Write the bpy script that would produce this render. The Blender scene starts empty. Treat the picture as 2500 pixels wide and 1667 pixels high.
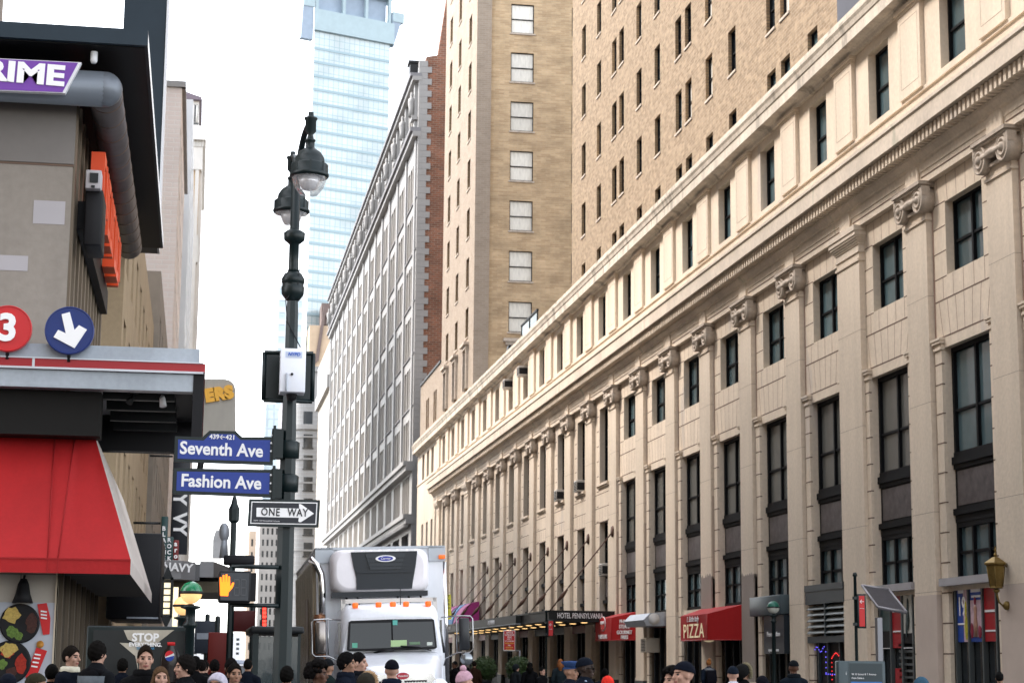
import bpy, bmesh, math, random
from mathutils import Vector, Matrix
random.seed(7)
R = math.radians
SC = bpy.context.scene
COL = SC.collection
# ------------------------------------------------------------------ camera
CAMH = 1.62
F = 4617.6
YAW, PITCH, ROLL = .162546053, .168772505, .00913018018
def _basis():
    cy, sy = math.cos(YAW), math.sin(YAW); cp, sp = math.cos(PITCH), math.sin(PITCH); cr, sr = math.cos(ROLL), math.sin(ROLL)
    r = Vector((cy, -sy, 0)); f = Vector((sy*cp, cy*cp, sp)); u = r.cross(f)
    return cr*r + sr*u, -sr*r + cr*u, f
CR, CU, CF = _basis()
cd = bpy.data.cameras.new("camera"); cam = bpy.data.objects.new("camera", cd); COL.objects.link(cam)
cd.sensor_width = 36; cd.lens = F*36/2500; cd.clip_start = .5; cd.clip_end = 3000
cd.dof.use_dof = True; cd.dof.focus_distance = 27; cd.dof.aperture_fstop = 4.5
m = Matrix.Identity(4)
for i in range(3):
    m[i][0] = CR[i]; m[i][1] = CU[i]; m[i][2] = -CF[i]
m[2][3] = CAMH
cam.matrix_world = m
SC.camera = cam
# ------------------------------------------------------------------ sky and sun
SUN_EL, SUN_AZ = R(47), R(-63)      # azimuth measured from +Y (up the avenue) towards +X; the sun stands left and behind
w = bpy.data.worlds.new("World"); SC.world = w; w.use_nodes = True
nt = w.node_tree; nt.nodes.clear()
sky = nt.nodes.new('ShaderNodeTexSky'); sky.sky_type = 'NISHITA'; sky.sun_disc = False
sky.sun_elevation = SUN_EL; sky.sun_rotation = SUN_AZ; sky.air_density = 1.0; sky.dust_density = 1.0; sky.ozone_density = .6
hs = nt.nodes.new('ShaderNodeHueSaturation'); hs.inputs['Saturation'].default_value = .22
bg = nt.nodes.new('ShaderNodeBackground'); bg.inputs[1].default_value = .15
wo = nt.nodes.new('ShaderNodeOutputWorld')
nt.links.new(sky.outputs[0], hs.inputs['Color']); nt.links.new(hs.outputs[0], bg.inputs[0]); nt.links.new(bg.outputs[0], wo.inputs[0])
sd = bpy.data.lights.new("sun", 'SUN'); sun = bpy.data.objects.new("sun", sd); COL.objects.link(sun)
sd.energy = 1.25; sd.angle = R(14); sd.color = (1, .88, .77)
dirv = Vector((math.sin(SUN_AZ)*math.cos(SUN_EL), math.cos(SUN_AZ)*math.cos(SUN_EL), math.sin(SUN_EL)))
sun.rotation_euler = dirv.to_track_quat('Z', 'Y').to_euler(); sun.location = dirv*200
vs = SC.view_settings; vs.view_transform = 'Standard'; vs.look = 'None'; vs.gamma = 1; vs.exposure = 2.36
SC.cycles.max_bounces = 8; SC.cycles.diffuse_bounces = 4; SC.cycles.glossy_bounces = 3; SC.cycles.caustics_reflective = False
try: SC.cycles.use_denoising = True
except Exception: pass
# ------------------------------------------------------------------ helpers
def ray(x, y): return CR*((x-1250)/F) - CU*((y-833.5)/F) + CF
def at(x, y, Y):                      # point at depth Y (2500-wide measuring frame)
    d = ray(x, y); t = Y/d.y; return Vector((d.x*t, Y, CAMH + d.z*t))
def onx(x, y, X):
    d = ray(x, y); t = X/d.x; return Vector((X, d.y*t, CAMH + d.z*t))
def mat(name, col, rough=.7, metal=0., var=.12, scale=.6, fine=.0, bump=0., bscale=20., spec=.3, streak=0., emit=0., rnd=0., coat=0., blotch=None):
    M = bpy.data.materials.new(name); M.use_nodes = True
    n = M.node_tree.nodes; l = M.node_tree.links; b = n['Principled BSDF']
    b.inputs['Roughness'].default_value = rough; b.inputs['Metallic'].default_value = metal
    b.inputs['Specular IOR Level'].default_value = spec
    if coat: b.inputs['Coat Weight'].default_value = coat; b.inputs['Coat Roughness'].default_value = .06
    c = (*col, 1)
    tc = n.new('ShaderNodeTexCoord')
    out = None
    if var or streak or fine:
        mp = n.new('ShaderNodeMapping'); mp.inputs['Scale'].default_value = (1, 1, .22 if streak else 1)
        l.new(tc.outputs['Object'], mp.inputs[0])
        nz = n.new('ShaderNodeTexNoise'); nz.inputs['Scale'].default_value = scale; nz.inputs['Detail'].default_value = 6; nz.inputs['Roughness'].default_value = .62
        l.new(mp.outputs[0], nz.inputs['Vector'])
        rp = n.new('ShaderNodeValToRGB')
        v = max(var, streak)
        rp.color_ramp.elements[0].position = .3; rp.color_ramp.elements[1].position = .72
        rp.color_ramp.elements[0].color = (*[x*(1-v) for x in col], 1); rp.color_ramp.elements[1].color = (*[min(1, x*(1+v*.55)) for x in col], 1)
        l.new(nz.outputs[0], rp.inputs[0]); out = rp.outputs[0]
        if fine:
            n2 = n.new('ShaderNodeTexNoise'); n2.inputs['Scale'].default_value = scale*14; n2.inputs['Detail'].default_value = 3
            l.new(tc.outputs['Object'], n2.inputs['Vector'])
            mr = n.new('ShaderNodeMapRange'); mr.inputs[1].default_value = .3; mr.inputs[2].default_value = .7; mr.inputs[3].default_value = 1-fine; mr.inputs[4].default_value = 1+fine
            l.new(n2.outputs[0], mr.inputs[0])
            mx = n.new('ShaderNodeVectorMath'); mx.operation = 'SCALE'; l.new(out, mx.inputs[0]); l.new(mr.outputs[0], mx.inputs['Scale']); out = mx.outputs[0]
    if rnd:
        oi = n.new('ShaderNodeObjectInfo'); mr = n.new('ShaderNodeMapRange'); mr.inputs[3].default_value = 1-rnd; mr.inputs[4].default_value = 1+rnd
        l.new(oi.outputs['Random'], mr.inputs[0])
        mx = n.new('ShaderNodeVectorMath'); mx.operation = 'SCALE'
        if out: l.new(out, mx.inputs[0])
        else: mx.inputs[0].default_value = col
        l.new(mr.outputs[0], mx.inputs['Scale']); out = mx.outputs[0]
    if blotch:
        bc, bs_, th, am = blotch
        nb = n.new('ShaderNodeTexNoise'); nb.inputs['Scale'].default_value = bs_; nb.inputs['Detail'].default_value = 7; nb.inputs['Roughness'].default_value = .6
        l.new(mp.outputs[0], nb.inputs['Vector'])
        mb_ = n.new('ShaderNodeMapRange'); mb_.inputs[1].default_value = th; mb_.inputs[2].default_value = th+.05; mb_.inputs[3].default_value = 0; mb_.inputs[4].default_value = am
        l.new(nb.outputs[0], mb_.inputs[0])
        mm = n.new('ShaderNodeMix'); mm.data_type = 'RGBA'; l.new(mb_.outputs[0], mm.inputs[0]); l.new(out, mm.inputs[6]); mm.inputs[7].default_value = (*bc, 1); out = mm.outputs[2]
    if out: l.new(out, b.inputs['Base Color'])
    else: b.inputs['Base Color'].default_value = c
    if bump:
        n3 = n.new('ShaderNodeTexNoise'); n3.inputs['Scale'].default_value = bscale; n3.inputs['Detail'].default_value = 5
        l.new(tc.outputs['Object'], n3.inputs['Vector'])
        bp = n.new('ShaderNodeBump'); bp.inputs['Strength'].default_value = bump; bp.inputs['Distance'].default_value = .05
        l.new(n3.outputs[0], bp.inputs['Height']); l.new(bp.outputs[0], b.inputs['Normal'])
    if emit:
        b.inputs['Emission Color'].default_value = c; b.inputs['Emission Strength'].default_value = emit
    return M
def brick(name, c1, c2, mortar, bw, bh, gap=.06, rough=.85, mott=.25, mscale=.25, off=.5):
    M = bpy.data.materials.new(name); M.use_nodes = True
    n = M.node_tree.nodes; l = M.node_tree.links; b = n['Principled BSDF']; b.inputs['Roughness'].default_value = rough; b.inputs['Specular IOR Level'].default_value = .25
    tc = n.new('ShaderNodeTexCoord'); sp = n.new('ShaderNodeSeparateXYZ'); l.new(tc.outputs['Object'], sp.inputs[0])
    ad = n.new('ShaderNodeMath'); l.new(sp.outputs[0], ad.inputs[0]); l.new(sp.outputs[1], ad.inputs[1])
    cb = n.new('ShaderNodeCombineXYZ'); l.new(ad.outputs[0], cb.inputs[0]); l.new(sp.outputs[2], cb.inputs[1])
    bt = n.new('ShaderNodeTexBrick'); l.new(cb.outputs[0], bt.inputs['Vector'])
    bt.inputs['Scale'].default_value = 1; bt.inputs['Brick Width'].default_value = bw; bt.inputs['Row Height'].default_value = bh
    bt.inputs['Mortar Size'].default_value = bh*gap; bt.inputs['Mortar Smooth'].default_value = .2; bt.offset = off
    bt.inputs['Color1'].default_value = (*c1, 1); bt.inputs['Color2'].default_value = (*c2, 1); bt.inputs['Mortar'].default_value = (*mortar, 1)
    nz = n.new('ShaderNodeTexNoise'); nz.inputs['Scale'].default_value = mscale; nz.inputs['Detail'].default_value = 8; nz.inputs['Roughness'].default_value = .7
    mp = n.new('ShaderNodeMapping'); mp.inputs['Scale'].default_value = (1, 1, 1.6); l.new(tc.outputs['Object'], mp.inputs[0]); l.new(mp.outputs[0], nz.inputs['Vector'])
    mr = n.new('ShaderNodeMapRange'); mr.inputs[1].default_value = .3; mr.inputs[2].default_value = .7; mr.inputs[3].default_value = 1-mott; mr.inputs[4].default_value = 1+mott*.6
    l.new(nz.outputs[0], mr.inputs[0])
    mx = n.new('ShaderNodeVectorMath'); mx.operation = 'SCALE'; l.new(bt.outputs['Color'], mx.inputs[0]); l.new(mr.outputs[0], mx.inputs['Scale'])
    l.new(mx.outputs[0], b.inputs['Base Color'])
    bp = n.new('ShaderNodeBump'); bp.inputs['Strength'].default_value = .5; bp.inputs['Distance'].default_value = .03; bp.invert = True
    l.new(bt.outputs['Fac'], bp.inputs['Height']); l.new(bp.outputs[0], b.inputs['Normal'])
    return M
def glassy(name, col, rough=.06, spec=.6, rnd=.35, trim=None):
    M = mat(name, col, rough=rough, var=.0, spec=spec, rnd=rnd); return M

class MB:
    def __init__(s): s.v = []; s.f = []; s.m = []; s.sm = []
    def quad(s, a, b, c, d, m=0, sm=False):
        i = len(s.v); s.v += [tuple(a), tuple(b), tuple(c), tuple(d)]; s.f.append((i, i+1, i+2, i+3)); s.m.append(m); s.sm.append(sm); return s
    def poly(s, pts, m=0):
        i = len(s.v); s.v += [tuple(p) for p in pts]; s.f.append(tuple(range(i, i+len(pts)))); s.m.append(m); s.sm.append(False); return s
    def box(s, x0, x1, y0, y1, z0, z1, m=0):
        if x0 > x1: x0, x1 = x1, x0
        if y0 > y1: y0, y1 = y1, y0
        if z0 > z1: z0, z1 = z1, z0
        i = len(s.v)
        s.v += [(x0,y0,z0),(x1,y0,z0),(x1,y1,z0),(x0,y1,z0),(x0,y0,z1),(x1,y0,z1),(x1,y1,z1),(x0,y1,z1)]
        for q in ((0,3,2,1),(4,5,6,7),(0,1,5,4),(1,2,6,5),(2,3,7,6),(3,0,4,7)):
            s.f.append(tuple(i+k for k in q)); s.m.append(m); s.sm.append(False)
        return s
    def bbox(s, x0, x1, y0, y1, z0, z1, r=.03, m=0, seg=2):      # box with rounded edges
        bm = bmesh.new(); bmesh.ops.create_cube(bm, size=1)
        bmesh.ops.scale(bm, vec=(x1-x0, y1-y0, z1-z0), verts=bm.verts)
        bmesh.ops.translate(bm, vec=((x0+x1)/2, (y0+y1)/2, (z0+z1)/2), verts=bm.verts)
        bmesh.ops.bevel(bm, geom=bm.edges[:], offset=r, segments=seg, affect='EDGES', profile=.5)
        return s.add_bm(bm, m, True)
    def add_bm(s, bm, m=0, sm=False):
        i = len(s.v); bm.verts.index_update()
        s.v += [tuple(v.co) for v in bm.verts]
        for f in bm.faces: s.f.append(tuple(i+v.index for v in f.verts)); s.m.append(m); s.sm.append(sm)
        bm.free(); return s
    def prism(s, pts, w, m=0, ms=None):              # polygon swept by the vector w
        w = Vector(w); n = len(pts); i = len(s.v); pts = [Vector(p) for p in pts]
        s.v += [tuple(p) for p in pts] + [tuple(p+w) for p in pts]
        s.f.append(tuple(range(i, i+n))); s.m.append(m); s.sm.append(False)
        s.f.append(tuple(range(i+2*n-1, i+n-1, -1))); s.m.append(m); s.sm.append(False)
        for k in range(n):
            k2 = (k+1) % n
            s.f.append((i+k2, i+k, i+n+k, i+n+k2)); s.m.append(m if ms is None else ms); s.sm.append(False)
        return s
    def loft(s, rings, m=0, close=True, caps=True, sm=True):
        n = len(rings[0]); i = len(s.v)
        for r in rings: s.v += [tuple(p) for p in r]
        for a in range(len(rings)-1):
            for k in range(n if close else n-1):
                k2 = (k+1) % n
                s.f.append((i+a*n+k, i+a*n+k2, i+(a+1)*n+k2, i+(a+1)*n+k)); s.m.append(m); s.sm.append(sm)
        if caps and close:
            s.f.append(tuple(i+k for k in range(n-1, -1, -1))); s.m.append(m); s.sm.append(False)
            b = i+(len(rings)-1)*n
            s.f.append(tuple(b+k for k in range(n))); s.m.append(m); s.sm.append(False)
        return s
    def tube(s, pts, r, n=10, m=0, caps=True):
        pts = [Vector(p) for p in pts]
        rs = r if isinstance(r, (list, tuple)) else [r]*len(pts)
        rings = []; prev = None
        for k, p in enumerate(pts):
            d = (pts[min(k+1, len(pts)-1)] - pts[max(k-1, 0)])
            if d.length < 1e-9: d = Vector((0,0,1))
            d.normalize()
            if prev is None:
                a = Vector((0,0,1)) if abs(d.z) < .9 else Vector((1,0,0))
                u = d.cross(a).normalized()
            else:
                u = (prev - d*prev.dot(d))
                u = u.normalized() if u.length > 1e-6 else d.orthogonal().normalized()
            prev = u; v = d.cross(u)
            rings.append([p + (u*math.cos(2*math.pi*j/n) + v*math.sin(2*math.pi*j/n))*rs[k] for j in range(n)])
        return s.loft(rings, m, True, caps)
    def lathe(s, prof, c=(0,0,0), n=24, m=0, axis='z', sm=True, caps=True, oct=False):
        c = Vector(c); rings = []
        for r, z in prof:
            ring = []
            for j in range(n):
                a = 2*math.pi*(j+(.5 if oct else 0))/n
                if axis == 'z': ring.append(c + Vector((r*math.cos(a), r*math.sin(a), z)))
                elif axis == 'y': ring.append(c + Vector((r*math.cos(a), z, r*math.sin(a))))
                else: ring.append(c + Vector((z, r*math.cos(a), r*math.sin(a))))
            rings.append(ring)
        return s.loft(rings, m, True, caps, sm)
    def ell(s, c, r, n=20, k=12, m=0, R3=None):
        c = Vector(c); rings = []
        for a in range(k+1):
            t = math.pi*a/k; ring = []
            for j in range(n):
                p = 2*math.pi*j/n
                q = Vector((max(.002, math.sin(t))*math.cos(p)*r[0], max(.002, math.sin(t))*math.sin(p)*r[1], -math.cos(t)*r[2]))
                if R3 is not None: q = R3 @ q
                ring.append(c+q)
            rings.append(ring)
        return s.loft(rings, m)
    def wall(s, O, U, V, u0, u1, v0, v1, holes, depth, N, m=0, mr=None):
        # flat wall in the frame (O,U,V) pierced by rectangular openings; reveals run back by depth against N
        O, U, V, N = map(Vector, (O, U, V, N)); mr = m if mr is None else mr
        us = sorted(set([u0, u1] + [h[0] for h in holes] + [h[1] for h in holes])); us = [u for u in us if u0 <= u <= u1]
        P = lambda u, v, d=0: O + U*u + V*v - N*d
        flip = U.cross(V).dot(N) < 0
        def q(a, b, c, d, mm): s.quad(*((d, c, b, a) if flip else (a, b, c, d)), mm)
        for i in range(len(us)-1):
            a, b = us[i], us[i+1]; mid = (a+b)/2
            segs = sorted((h[2], h[3]) for h in holes if h[0] < mid < h[1])
            z = v0
            for h0, h1 in segs:
                if h0 > z: q(P(a, z), P(b, z), P(b, h0), P(a, h0), m)
                z = max(z, h1)
            if z < v1: q(P(a, z), P(b, z), P(b, v1), P(a, v1), m)
        for a, b, c, d in holes:
            q(P(a, c), P(a, d), P(a, d, depth), P(a, c, depth), mr)
            q(P(b, d), P(b, c), P(b, c, depth), P(b, d, depth), mr)
            q(P(b, c), P(a, c), P(a, c, depth), P(b, c, depth), mr)
            q(P(a, d), P(b, d), P(b, d, depth), P(a, d, depth), mr)
        return s
    def build(s, name, mats, parent=None, loc=None, rot=None, world=False):
        me = bpy.data.meshes.new(name)
        v = s.v
        if world and parent is not None:
            L = WL.get(parent.name, Vector((0,0,0))); v = [(a[0]-L.x, a[1]-L.y, a[2]-L.z) for a in v]
        me.from_pydata(v, [], s.f)
        if not isinstance(mats, (list, tuple)): mats = [mats]
        for q in mats: me.materials.append(q)
        me.polygons.foreach_set('material_index', s.m); me.polygons.foreach_set('use_smooth', s.sm); me.update()
        o = bpy.data.objects.new(name, me); COL.objects.link(o)
        if parent is not None: o.parent = parent; WL[o.name] = WL.get(parent.name, Vector((0,0,0))).copy()
        if loc is not None:
            o.location = loc
            WL[o.name] = WL.get(o.name, Vector((0,0,0))) + Vector(loc)
        if rot is not None: o.rotation_euler = rot
        return o
WL = {}
def thing(name, label, cat, loc=(0,0,0), rotz=0, group=None):
    o = bpy.data.objects.new(name, None); COL.objects.link(o); o.empty_display_size = .2
    o.location = loc; o.rotation_euler = (0, 0, rotz); WL[o.name] = Vector(loc)
    return tag(o, label, cat, group)
def tag(o, label=None, cat=None, group=None, kind=None):
    if label: o['label'] = label
    if cat: o['category'] = cat
    if group: o['group'] = group
    if kind: o['kind'] = kind
    return o
def inst(src, parent, loc=None, rot=None):        # copy of a part (and its sub-parts) under a parent
    c = src.copy(); COL.objects.link(c); c.parent = parent
    if loc is not None: c.location = loc
    if rot is not None: c.rotation_euler = rot
    for ch in [q for q in PROTO_CH.get(src.name, [])]:
        d = ch.copy(); COL.objects.link(d); d.parent = c
    return c
PROTO_CH = {}
def dup(root, loc, rotz=None, label=None, group=None):
    r = root.copy(); COL.objects.link(r); r.location = loc
    if rotz is not None: r.rotation_euler[2] = rotz
    if label: r['label'] = label
    if group: r['group'] = group
    for ch in root.children:
        c = ch.copy(); COL.objects.link(c); c.parent = r
        for g in ch.children:
            d = g.copy(); COL.objects.link(d); d.parent = c
    return r
def text(s, size, M, parent, loc, rot=(R(90),0,0), ex=.004, name='lettering', sx=1., bold=0., align='CENTER', space=1., world=True, shear=0.):
    cu = bpy.data.curves.new(name, 'FONT'); cu.body = s; cu.size = size; cu.extrude = ex; cu.offset = bold; cu.align_x = align; cu.align_y = 'CENTER'
    cu.space_character = space; cu.resolution_u = 3; cu.shear = shear
    t = bpy.data.objects.new('tmp', cu); COL.objects.link(t)
    dg = bpy.context.evaluated_depsgraph_get(); me = bpy.data.meshes.new_from_object(t.evaluated_get(dg))
    bpy.data.objects.remove(t); bpy.data.curves.remove(cu)
    me.transform(Matrix.Diagonal((sx, 1, 1, 1)))
    me.materials.clear(); me.materials.append(M); me.name = name
    o = bpy.data.objects.new(name, me); COL.objects.link(o)
    loc = Vector(loc)
    if parent is not None:
        o.parent = parent
        if world: loc = loc - WL.get(parent.name, Vector((0,0,0)))
    o.location = loc; o.rotation_euler = rot
    return o
FACE_CAM = (R(90), 0, 0); FACE_ST = (R(90), 0, R(-90))
# ------------------------------------------------------------------ materials
plaster = mat('cream painted masonry', (.70,.60,.485), .75, var=.16, scale=.5, fine=.06, bump=.15, bscale=8, streak=.17, blotch=((.50,.45,.41), .55, .60, .55))
plaster2 = mat('cream painted ledge stone', (.70,.61,.505), .75, var=.2, scale=.5, fine=.08, bump=.2, bscale=6, streak=.2, blotch=((.36,.36,.27), .5, .60, .6))
joint = mat('dark joint and gap shade', (.16,.11,.085), .9, var=.1)
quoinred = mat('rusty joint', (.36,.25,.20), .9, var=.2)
graypatch = mat('grey brown masonry paint', (.30,.255,.225), .8, var=.08, scale=.8, fine=.04)
tanpatch = mat('tan masonry paint', (.44,.36,.29), .8, var=.08, scale=.8, fine=.04)
stone_stain = mat('weathered cornice stone', (.60,.54,.46), .8, var=.3, scale=.9, fine=.12, bump=.3, bscale=5, streak=.3, blotch=((.20,.18,.15), .8, .57, .6))
capstone = mat('weathered capital stone', (.50,.43,.36), .8, var=.28, scale=3, fine=.12)
bronze = mat('dark bronze frame', (.005,.006,.008), .6, spec=.15, var=.2, scale=3)
marble = mat('grey marble spandrel', (.095,.085,.09), .35, var=.55, scale=2.6, fine=.2)
pane = mat('blue grey window glass', (.085,.135,.155), .1, var=.18, scale=.9, spec=.7, rnd=.3)
pane_pale = mat('glass with pale blind', (.12,.125,.12), .2, var=.08, scale=1.2, spec=.6, rnd=.12)
pane_dark = mat('dark window glass', (.02,.025,.03), .08, var=.0, spec=.7, rnd=.3)
curtain = mat('glass with drawn curtain', (.72,.70,.64), .3, var=.06, scale=5, streak=.2, spec=.5, rnd=.08)
black = mat('black', (.004,.004,.006), .6, var=.1)
darkmetal = mat('dark painted metal', (.010,.012,.014), .5, var=.2, scale=4)
postgreen = mat('dark green painted steel', (.003,.011,.0125), .42, var=.25, scale=5, fine=.1, spec=.35)
white = mat('white paint', (.78,.79,.82), .4, var=.05, scale=2)
chrome = mat('polished chrome', (.75,.75,.76), .12, 1, var=.06, scale=4)
steelgrey = mat('grey sheet metal', (.34,.37,.42), .45, .3, var=.16, scale=1.2, fine=.06)
brick_tan = brick('tan hotel brick', (.54,.40,.25), (.42,.295,.175), (.48,.38,.27), .9, .18, .10, mott=.3, mscale=.5)
brick_pink = brick('pale pink brick', (.35,.285,.225), (.30,.24,.185), (.36,.31,.26), .6, .2, .12, mott=.14, mscale=.4)
brick_grey = brick('weathered tan brick', (.335,.25,.165), (.225,.16,.10), (.32,.26,.19), .5, .18, .10, mott=.36, mscale=1.6)
brick_jamb = brick('brown reveal brick', (.36,.25,.14), (.28,.18,.10), (.2,.15,.1), .5, .17, .15, mott=.2)
brick_red = brick('red party wall brick', (.27,.11,.065), (.16,.075,.05), (.26,.18,.14), .75, .26, .16, mott=.4, mscale=.2)
limestone = mat('white glazed stone', (.29,.287,.285), .55, var=.1, scale=.25, fine=.03)
asphalt = mat('asphalt', (.05,.05,.052), .9, var=.25, scale=.5, fine=.25, bump=.3, bscale=30)
pavement = brick('concrete pavement', (.17,.165,.16), (.15,.145,.14), (.08,.075,.075), 1.5, 1.5, .015, mott=.2, mscale=.8, off=0)
roadpaint = mat('white road paint', (.72,.72,.70), .7, var=.25, scale=3)
redpaint = mat('red sign face', (.55,.015,.018), .4, var=.06, scale=2)
redfab = mat('red awning canvas', (.38,.010,.012), .65, var=.16, scale=1.2, streak=.16, fine=.04, bump=.1, bscale=12)
signblue = mat('blue sign face', (.026,.052,.27), .5, var=.05)
signwhite = mat('white lettering', (.88,.88,.89), .5, var=.0)
signwhite_dull = mat('dull white lettering', (.80,.80,.82), .5, var=.0)
# ================================================================== ground
g = MB(); g.quad((-900,-60,0),(900,-60,0),(900,1500,0),(-900,1500,0)); tag(g.build('road', asphalt), kind='structure')
def walk(name, x0, x1, y0, y1):
    b = MB(); b.box(x0, x1, y0, y1, -.05, .15); tag(b.build(name, pavement), kind='structure')
walk('east_pavement', 18.6, 26, -40, 213); walk('west_pavement', -40, 1.75, 25.2, 900); walk('near_pavement', -40, 1.75, -40, 6.5); walk('far_east_pavement', 18.6, 26, 228, 900)
b = MB()
for i in range(9): b.box(2.6+i*1.75, 3.3+i*1.75, 18.5, 22.5, .0, .006)
for x in (5.2, 8.6, 12.0, 15.4):
    for i in range(40): b.box(x-.06, x+.06, 30+i*9, 33+i*9, 0, .006)
tag(b.build('road_markings', roadpaint), kind='structure')
# ================================================================== the long hotel
WX = 24.22
PY = lambda k: 53.62 + 6.945*k
BC = lambda k: PY(k) + 3.4725
FLAT = (-1, 2, 17, 20)
hotel = thing('hotel_building', 'long cream painted hotel front with a row of pilasters and tan brick towers above', 'building', (24, 120, 0))
Y0, YE = 43.5, 195.4
# wall between the pilasters
wl = MB(); holes = []
for k in range(-1, 20):
    c = BC(k); A = k < 8
    if A: holes += [(c-1.66, c+1.36, 14.5, 17.0), (c-2.06, c+1.78, 4.35, 12.1)]
    else: holes += [(c-1.2, c+1.2, 12.55, 17.2), (c-1.2, c+1.2, 4.35, 10.2)]
    holes.append((c-2.45, c+2.45, .15, 4.1))
wl.wall((WX,0,0), (0,1,0), (0,0,1), Y0, YE, .15, 17.95, holes, .5, (-1,0,0), 0)
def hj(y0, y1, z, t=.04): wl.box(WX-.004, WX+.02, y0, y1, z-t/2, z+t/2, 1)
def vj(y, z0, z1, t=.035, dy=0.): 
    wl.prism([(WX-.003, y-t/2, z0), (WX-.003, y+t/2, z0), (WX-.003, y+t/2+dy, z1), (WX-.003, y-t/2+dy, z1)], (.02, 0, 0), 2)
for k in range(-1, 20):
    c = BC(k); a, d = c-2.52, c+2.52
    if k < 8:
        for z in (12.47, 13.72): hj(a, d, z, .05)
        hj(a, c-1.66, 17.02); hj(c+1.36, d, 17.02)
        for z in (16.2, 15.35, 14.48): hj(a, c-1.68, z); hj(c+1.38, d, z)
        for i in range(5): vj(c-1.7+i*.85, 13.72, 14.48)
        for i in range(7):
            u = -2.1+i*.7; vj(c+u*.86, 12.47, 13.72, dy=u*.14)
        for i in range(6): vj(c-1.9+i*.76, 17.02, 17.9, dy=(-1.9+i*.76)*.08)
        for s in (-1, 1):                                   # slim jamb pilaster with a moulded cap
            y0, y1 = sorted((c+s*1.80, c+s*2.36)) if s > 0 else (c-2.42, c-2.08)
            wl.box(WX-.09, WX+.05, y0, y1, .15, 12.05, 0)
            for q, (e, z0, z1) in enumerate(((.05, 12.05, 12.14), (.02, 12.14, 12.26), (.09, 12.26, 12.36), (.12, 12.36, 12.44))):
                wl.box(WX-.09-e, WX+.05, y0-e, y1+e, z0, z1, 0)
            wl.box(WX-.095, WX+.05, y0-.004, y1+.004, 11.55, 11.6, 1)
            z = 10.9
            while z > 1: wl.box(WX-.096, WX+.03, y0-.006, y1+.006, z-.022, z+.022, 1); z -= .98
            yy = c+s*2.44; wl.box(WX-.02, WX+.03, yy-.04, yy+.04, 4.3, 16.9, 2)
    else:
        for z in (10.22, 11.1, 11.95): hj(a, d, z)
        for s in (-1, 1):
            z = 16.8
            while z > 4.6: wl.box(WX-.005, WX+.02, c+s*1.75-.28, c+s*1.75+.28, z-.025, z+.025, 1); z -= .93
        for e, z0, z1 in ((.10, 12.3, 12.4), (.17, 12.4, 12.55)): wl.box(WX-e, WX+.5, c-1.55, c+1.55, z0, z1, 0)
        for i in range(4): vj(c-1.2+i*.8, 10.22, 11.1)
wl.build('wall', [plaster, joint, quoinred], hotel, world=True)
bk = MB(); bk.box(25.4, 60, Y0, 212, .15, 25.9); bk.box(24.72, 25.39, Y0, 212, .15, 4.4)
bk.quad((24.75,Y0-.01,.15),(60,Y0-.01,.15),(60,Y0-.01,25.9),(24.75,Y0-.01,25.9)); bk.quad((24.72,212,.15),(60,212,.15),(60,212,26),(24.72,212,26))
bk.build('inner_wall', pane_dark, hotel, world=True)
# pilasters and capitals
def L(x, y, z=0): return (x-24, y-120, z)
def pil(kind, half):
    b = MB(); b.box(0, .35, -half, half, .95, 17.0, 0); b.box(-.06, .35, -half-.06, half+.06, .15, .8, 1); b.box(-.03, .35, -half-.03, half+.03, .8, .95, 0)
    b.box(-.05, .35, -half-.05, half+.05, 16.62, 16.72, 0)
    for z in (4.1, 6.72, 10.4, 14.0): b.box(-.002, .3, -half-.002, half+.002, z-.008, z+.008, 2)
    return b
plinth = mat('dark stone plinth', (.05,.055,.055), .6, var=.3, scale=3)
finej = mat('hairline joint', (.34,.28,.23), .9, var=.1)
p_ion = pil('ionic', .95).build('pilaster', [plaster, plinth, finej], hotel, L(24, PY(0)))
p_flat = pil('flat', 1.25).build('pilaster', [plaster, plinth, finej], hotel, L(24, PY(2)))
cb = MB(); cb.box(-.3, .3, -1.2, 1.2, 17.72, 17.8); cb.box(-.36, .3, -1.28, 1.28, 17.8, 17.92)
cb.box(-.12, .3, -1.0, 1.0, 17.0, 17.1); cb.box(-.2, .3, -.85, .85, 17.42, 17.72)
cb.lathe([(.08,-.8),(.13,-.6),(.10,-.4),(.15,-.15),(.16,0),(.15,.15),(.10,.4),(.13,.6),(.08,.8)], (-.2,0,17.36), 10, axis='y')
for s in (-1, 1):
    y = s*.86
    cb.lathe([(.46,.3),(.46,-.26),(.40,-.28),(.38,-.22),(.31,-.22),(.29,-.29),(.23,-.3),(.21,-.24),(.15,-.24),(.13,-.32),(.05,-.36),(.01,-.37)], (0,y,17.32), 22, axis='x')
    cb.prism([(-.27, y-.46*s*0, 17.79), (-.27, y+s*.46, 17.4), (-.27, y+s*.46, 17.72)], (.3,0,0))
p_ion_cap = cb.build('capital', capstone, p_ion, (0,0,0)); PROTO_CH[p_ion.name] = [p_ion_cap]
cb = MB()
for e, z0, z1 in ((.05,16.95,17.02),(.02,17.02,17.25),(.06,17.25,17.32),(.10,17.32,17.4),(.15,17.4,17.48),(.20,17.48,17.56),(.24,17.56,17.72),(.28,17.72,17.92)): cb.box(-e, .3, -1.25-e, 1.25+e, z0, z1)
p_flat_cap = cb.build('capital', plaster2, p_flat, (0,0,0)); PROTO_CH[p_flat.name] = [p_flat_cap]
for k in range(-1, 21):
    if k in (0, 2): continue
    inst(p_flat if k in FLAT else p_ion, hotel, L(24, PY(k)))
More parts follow.
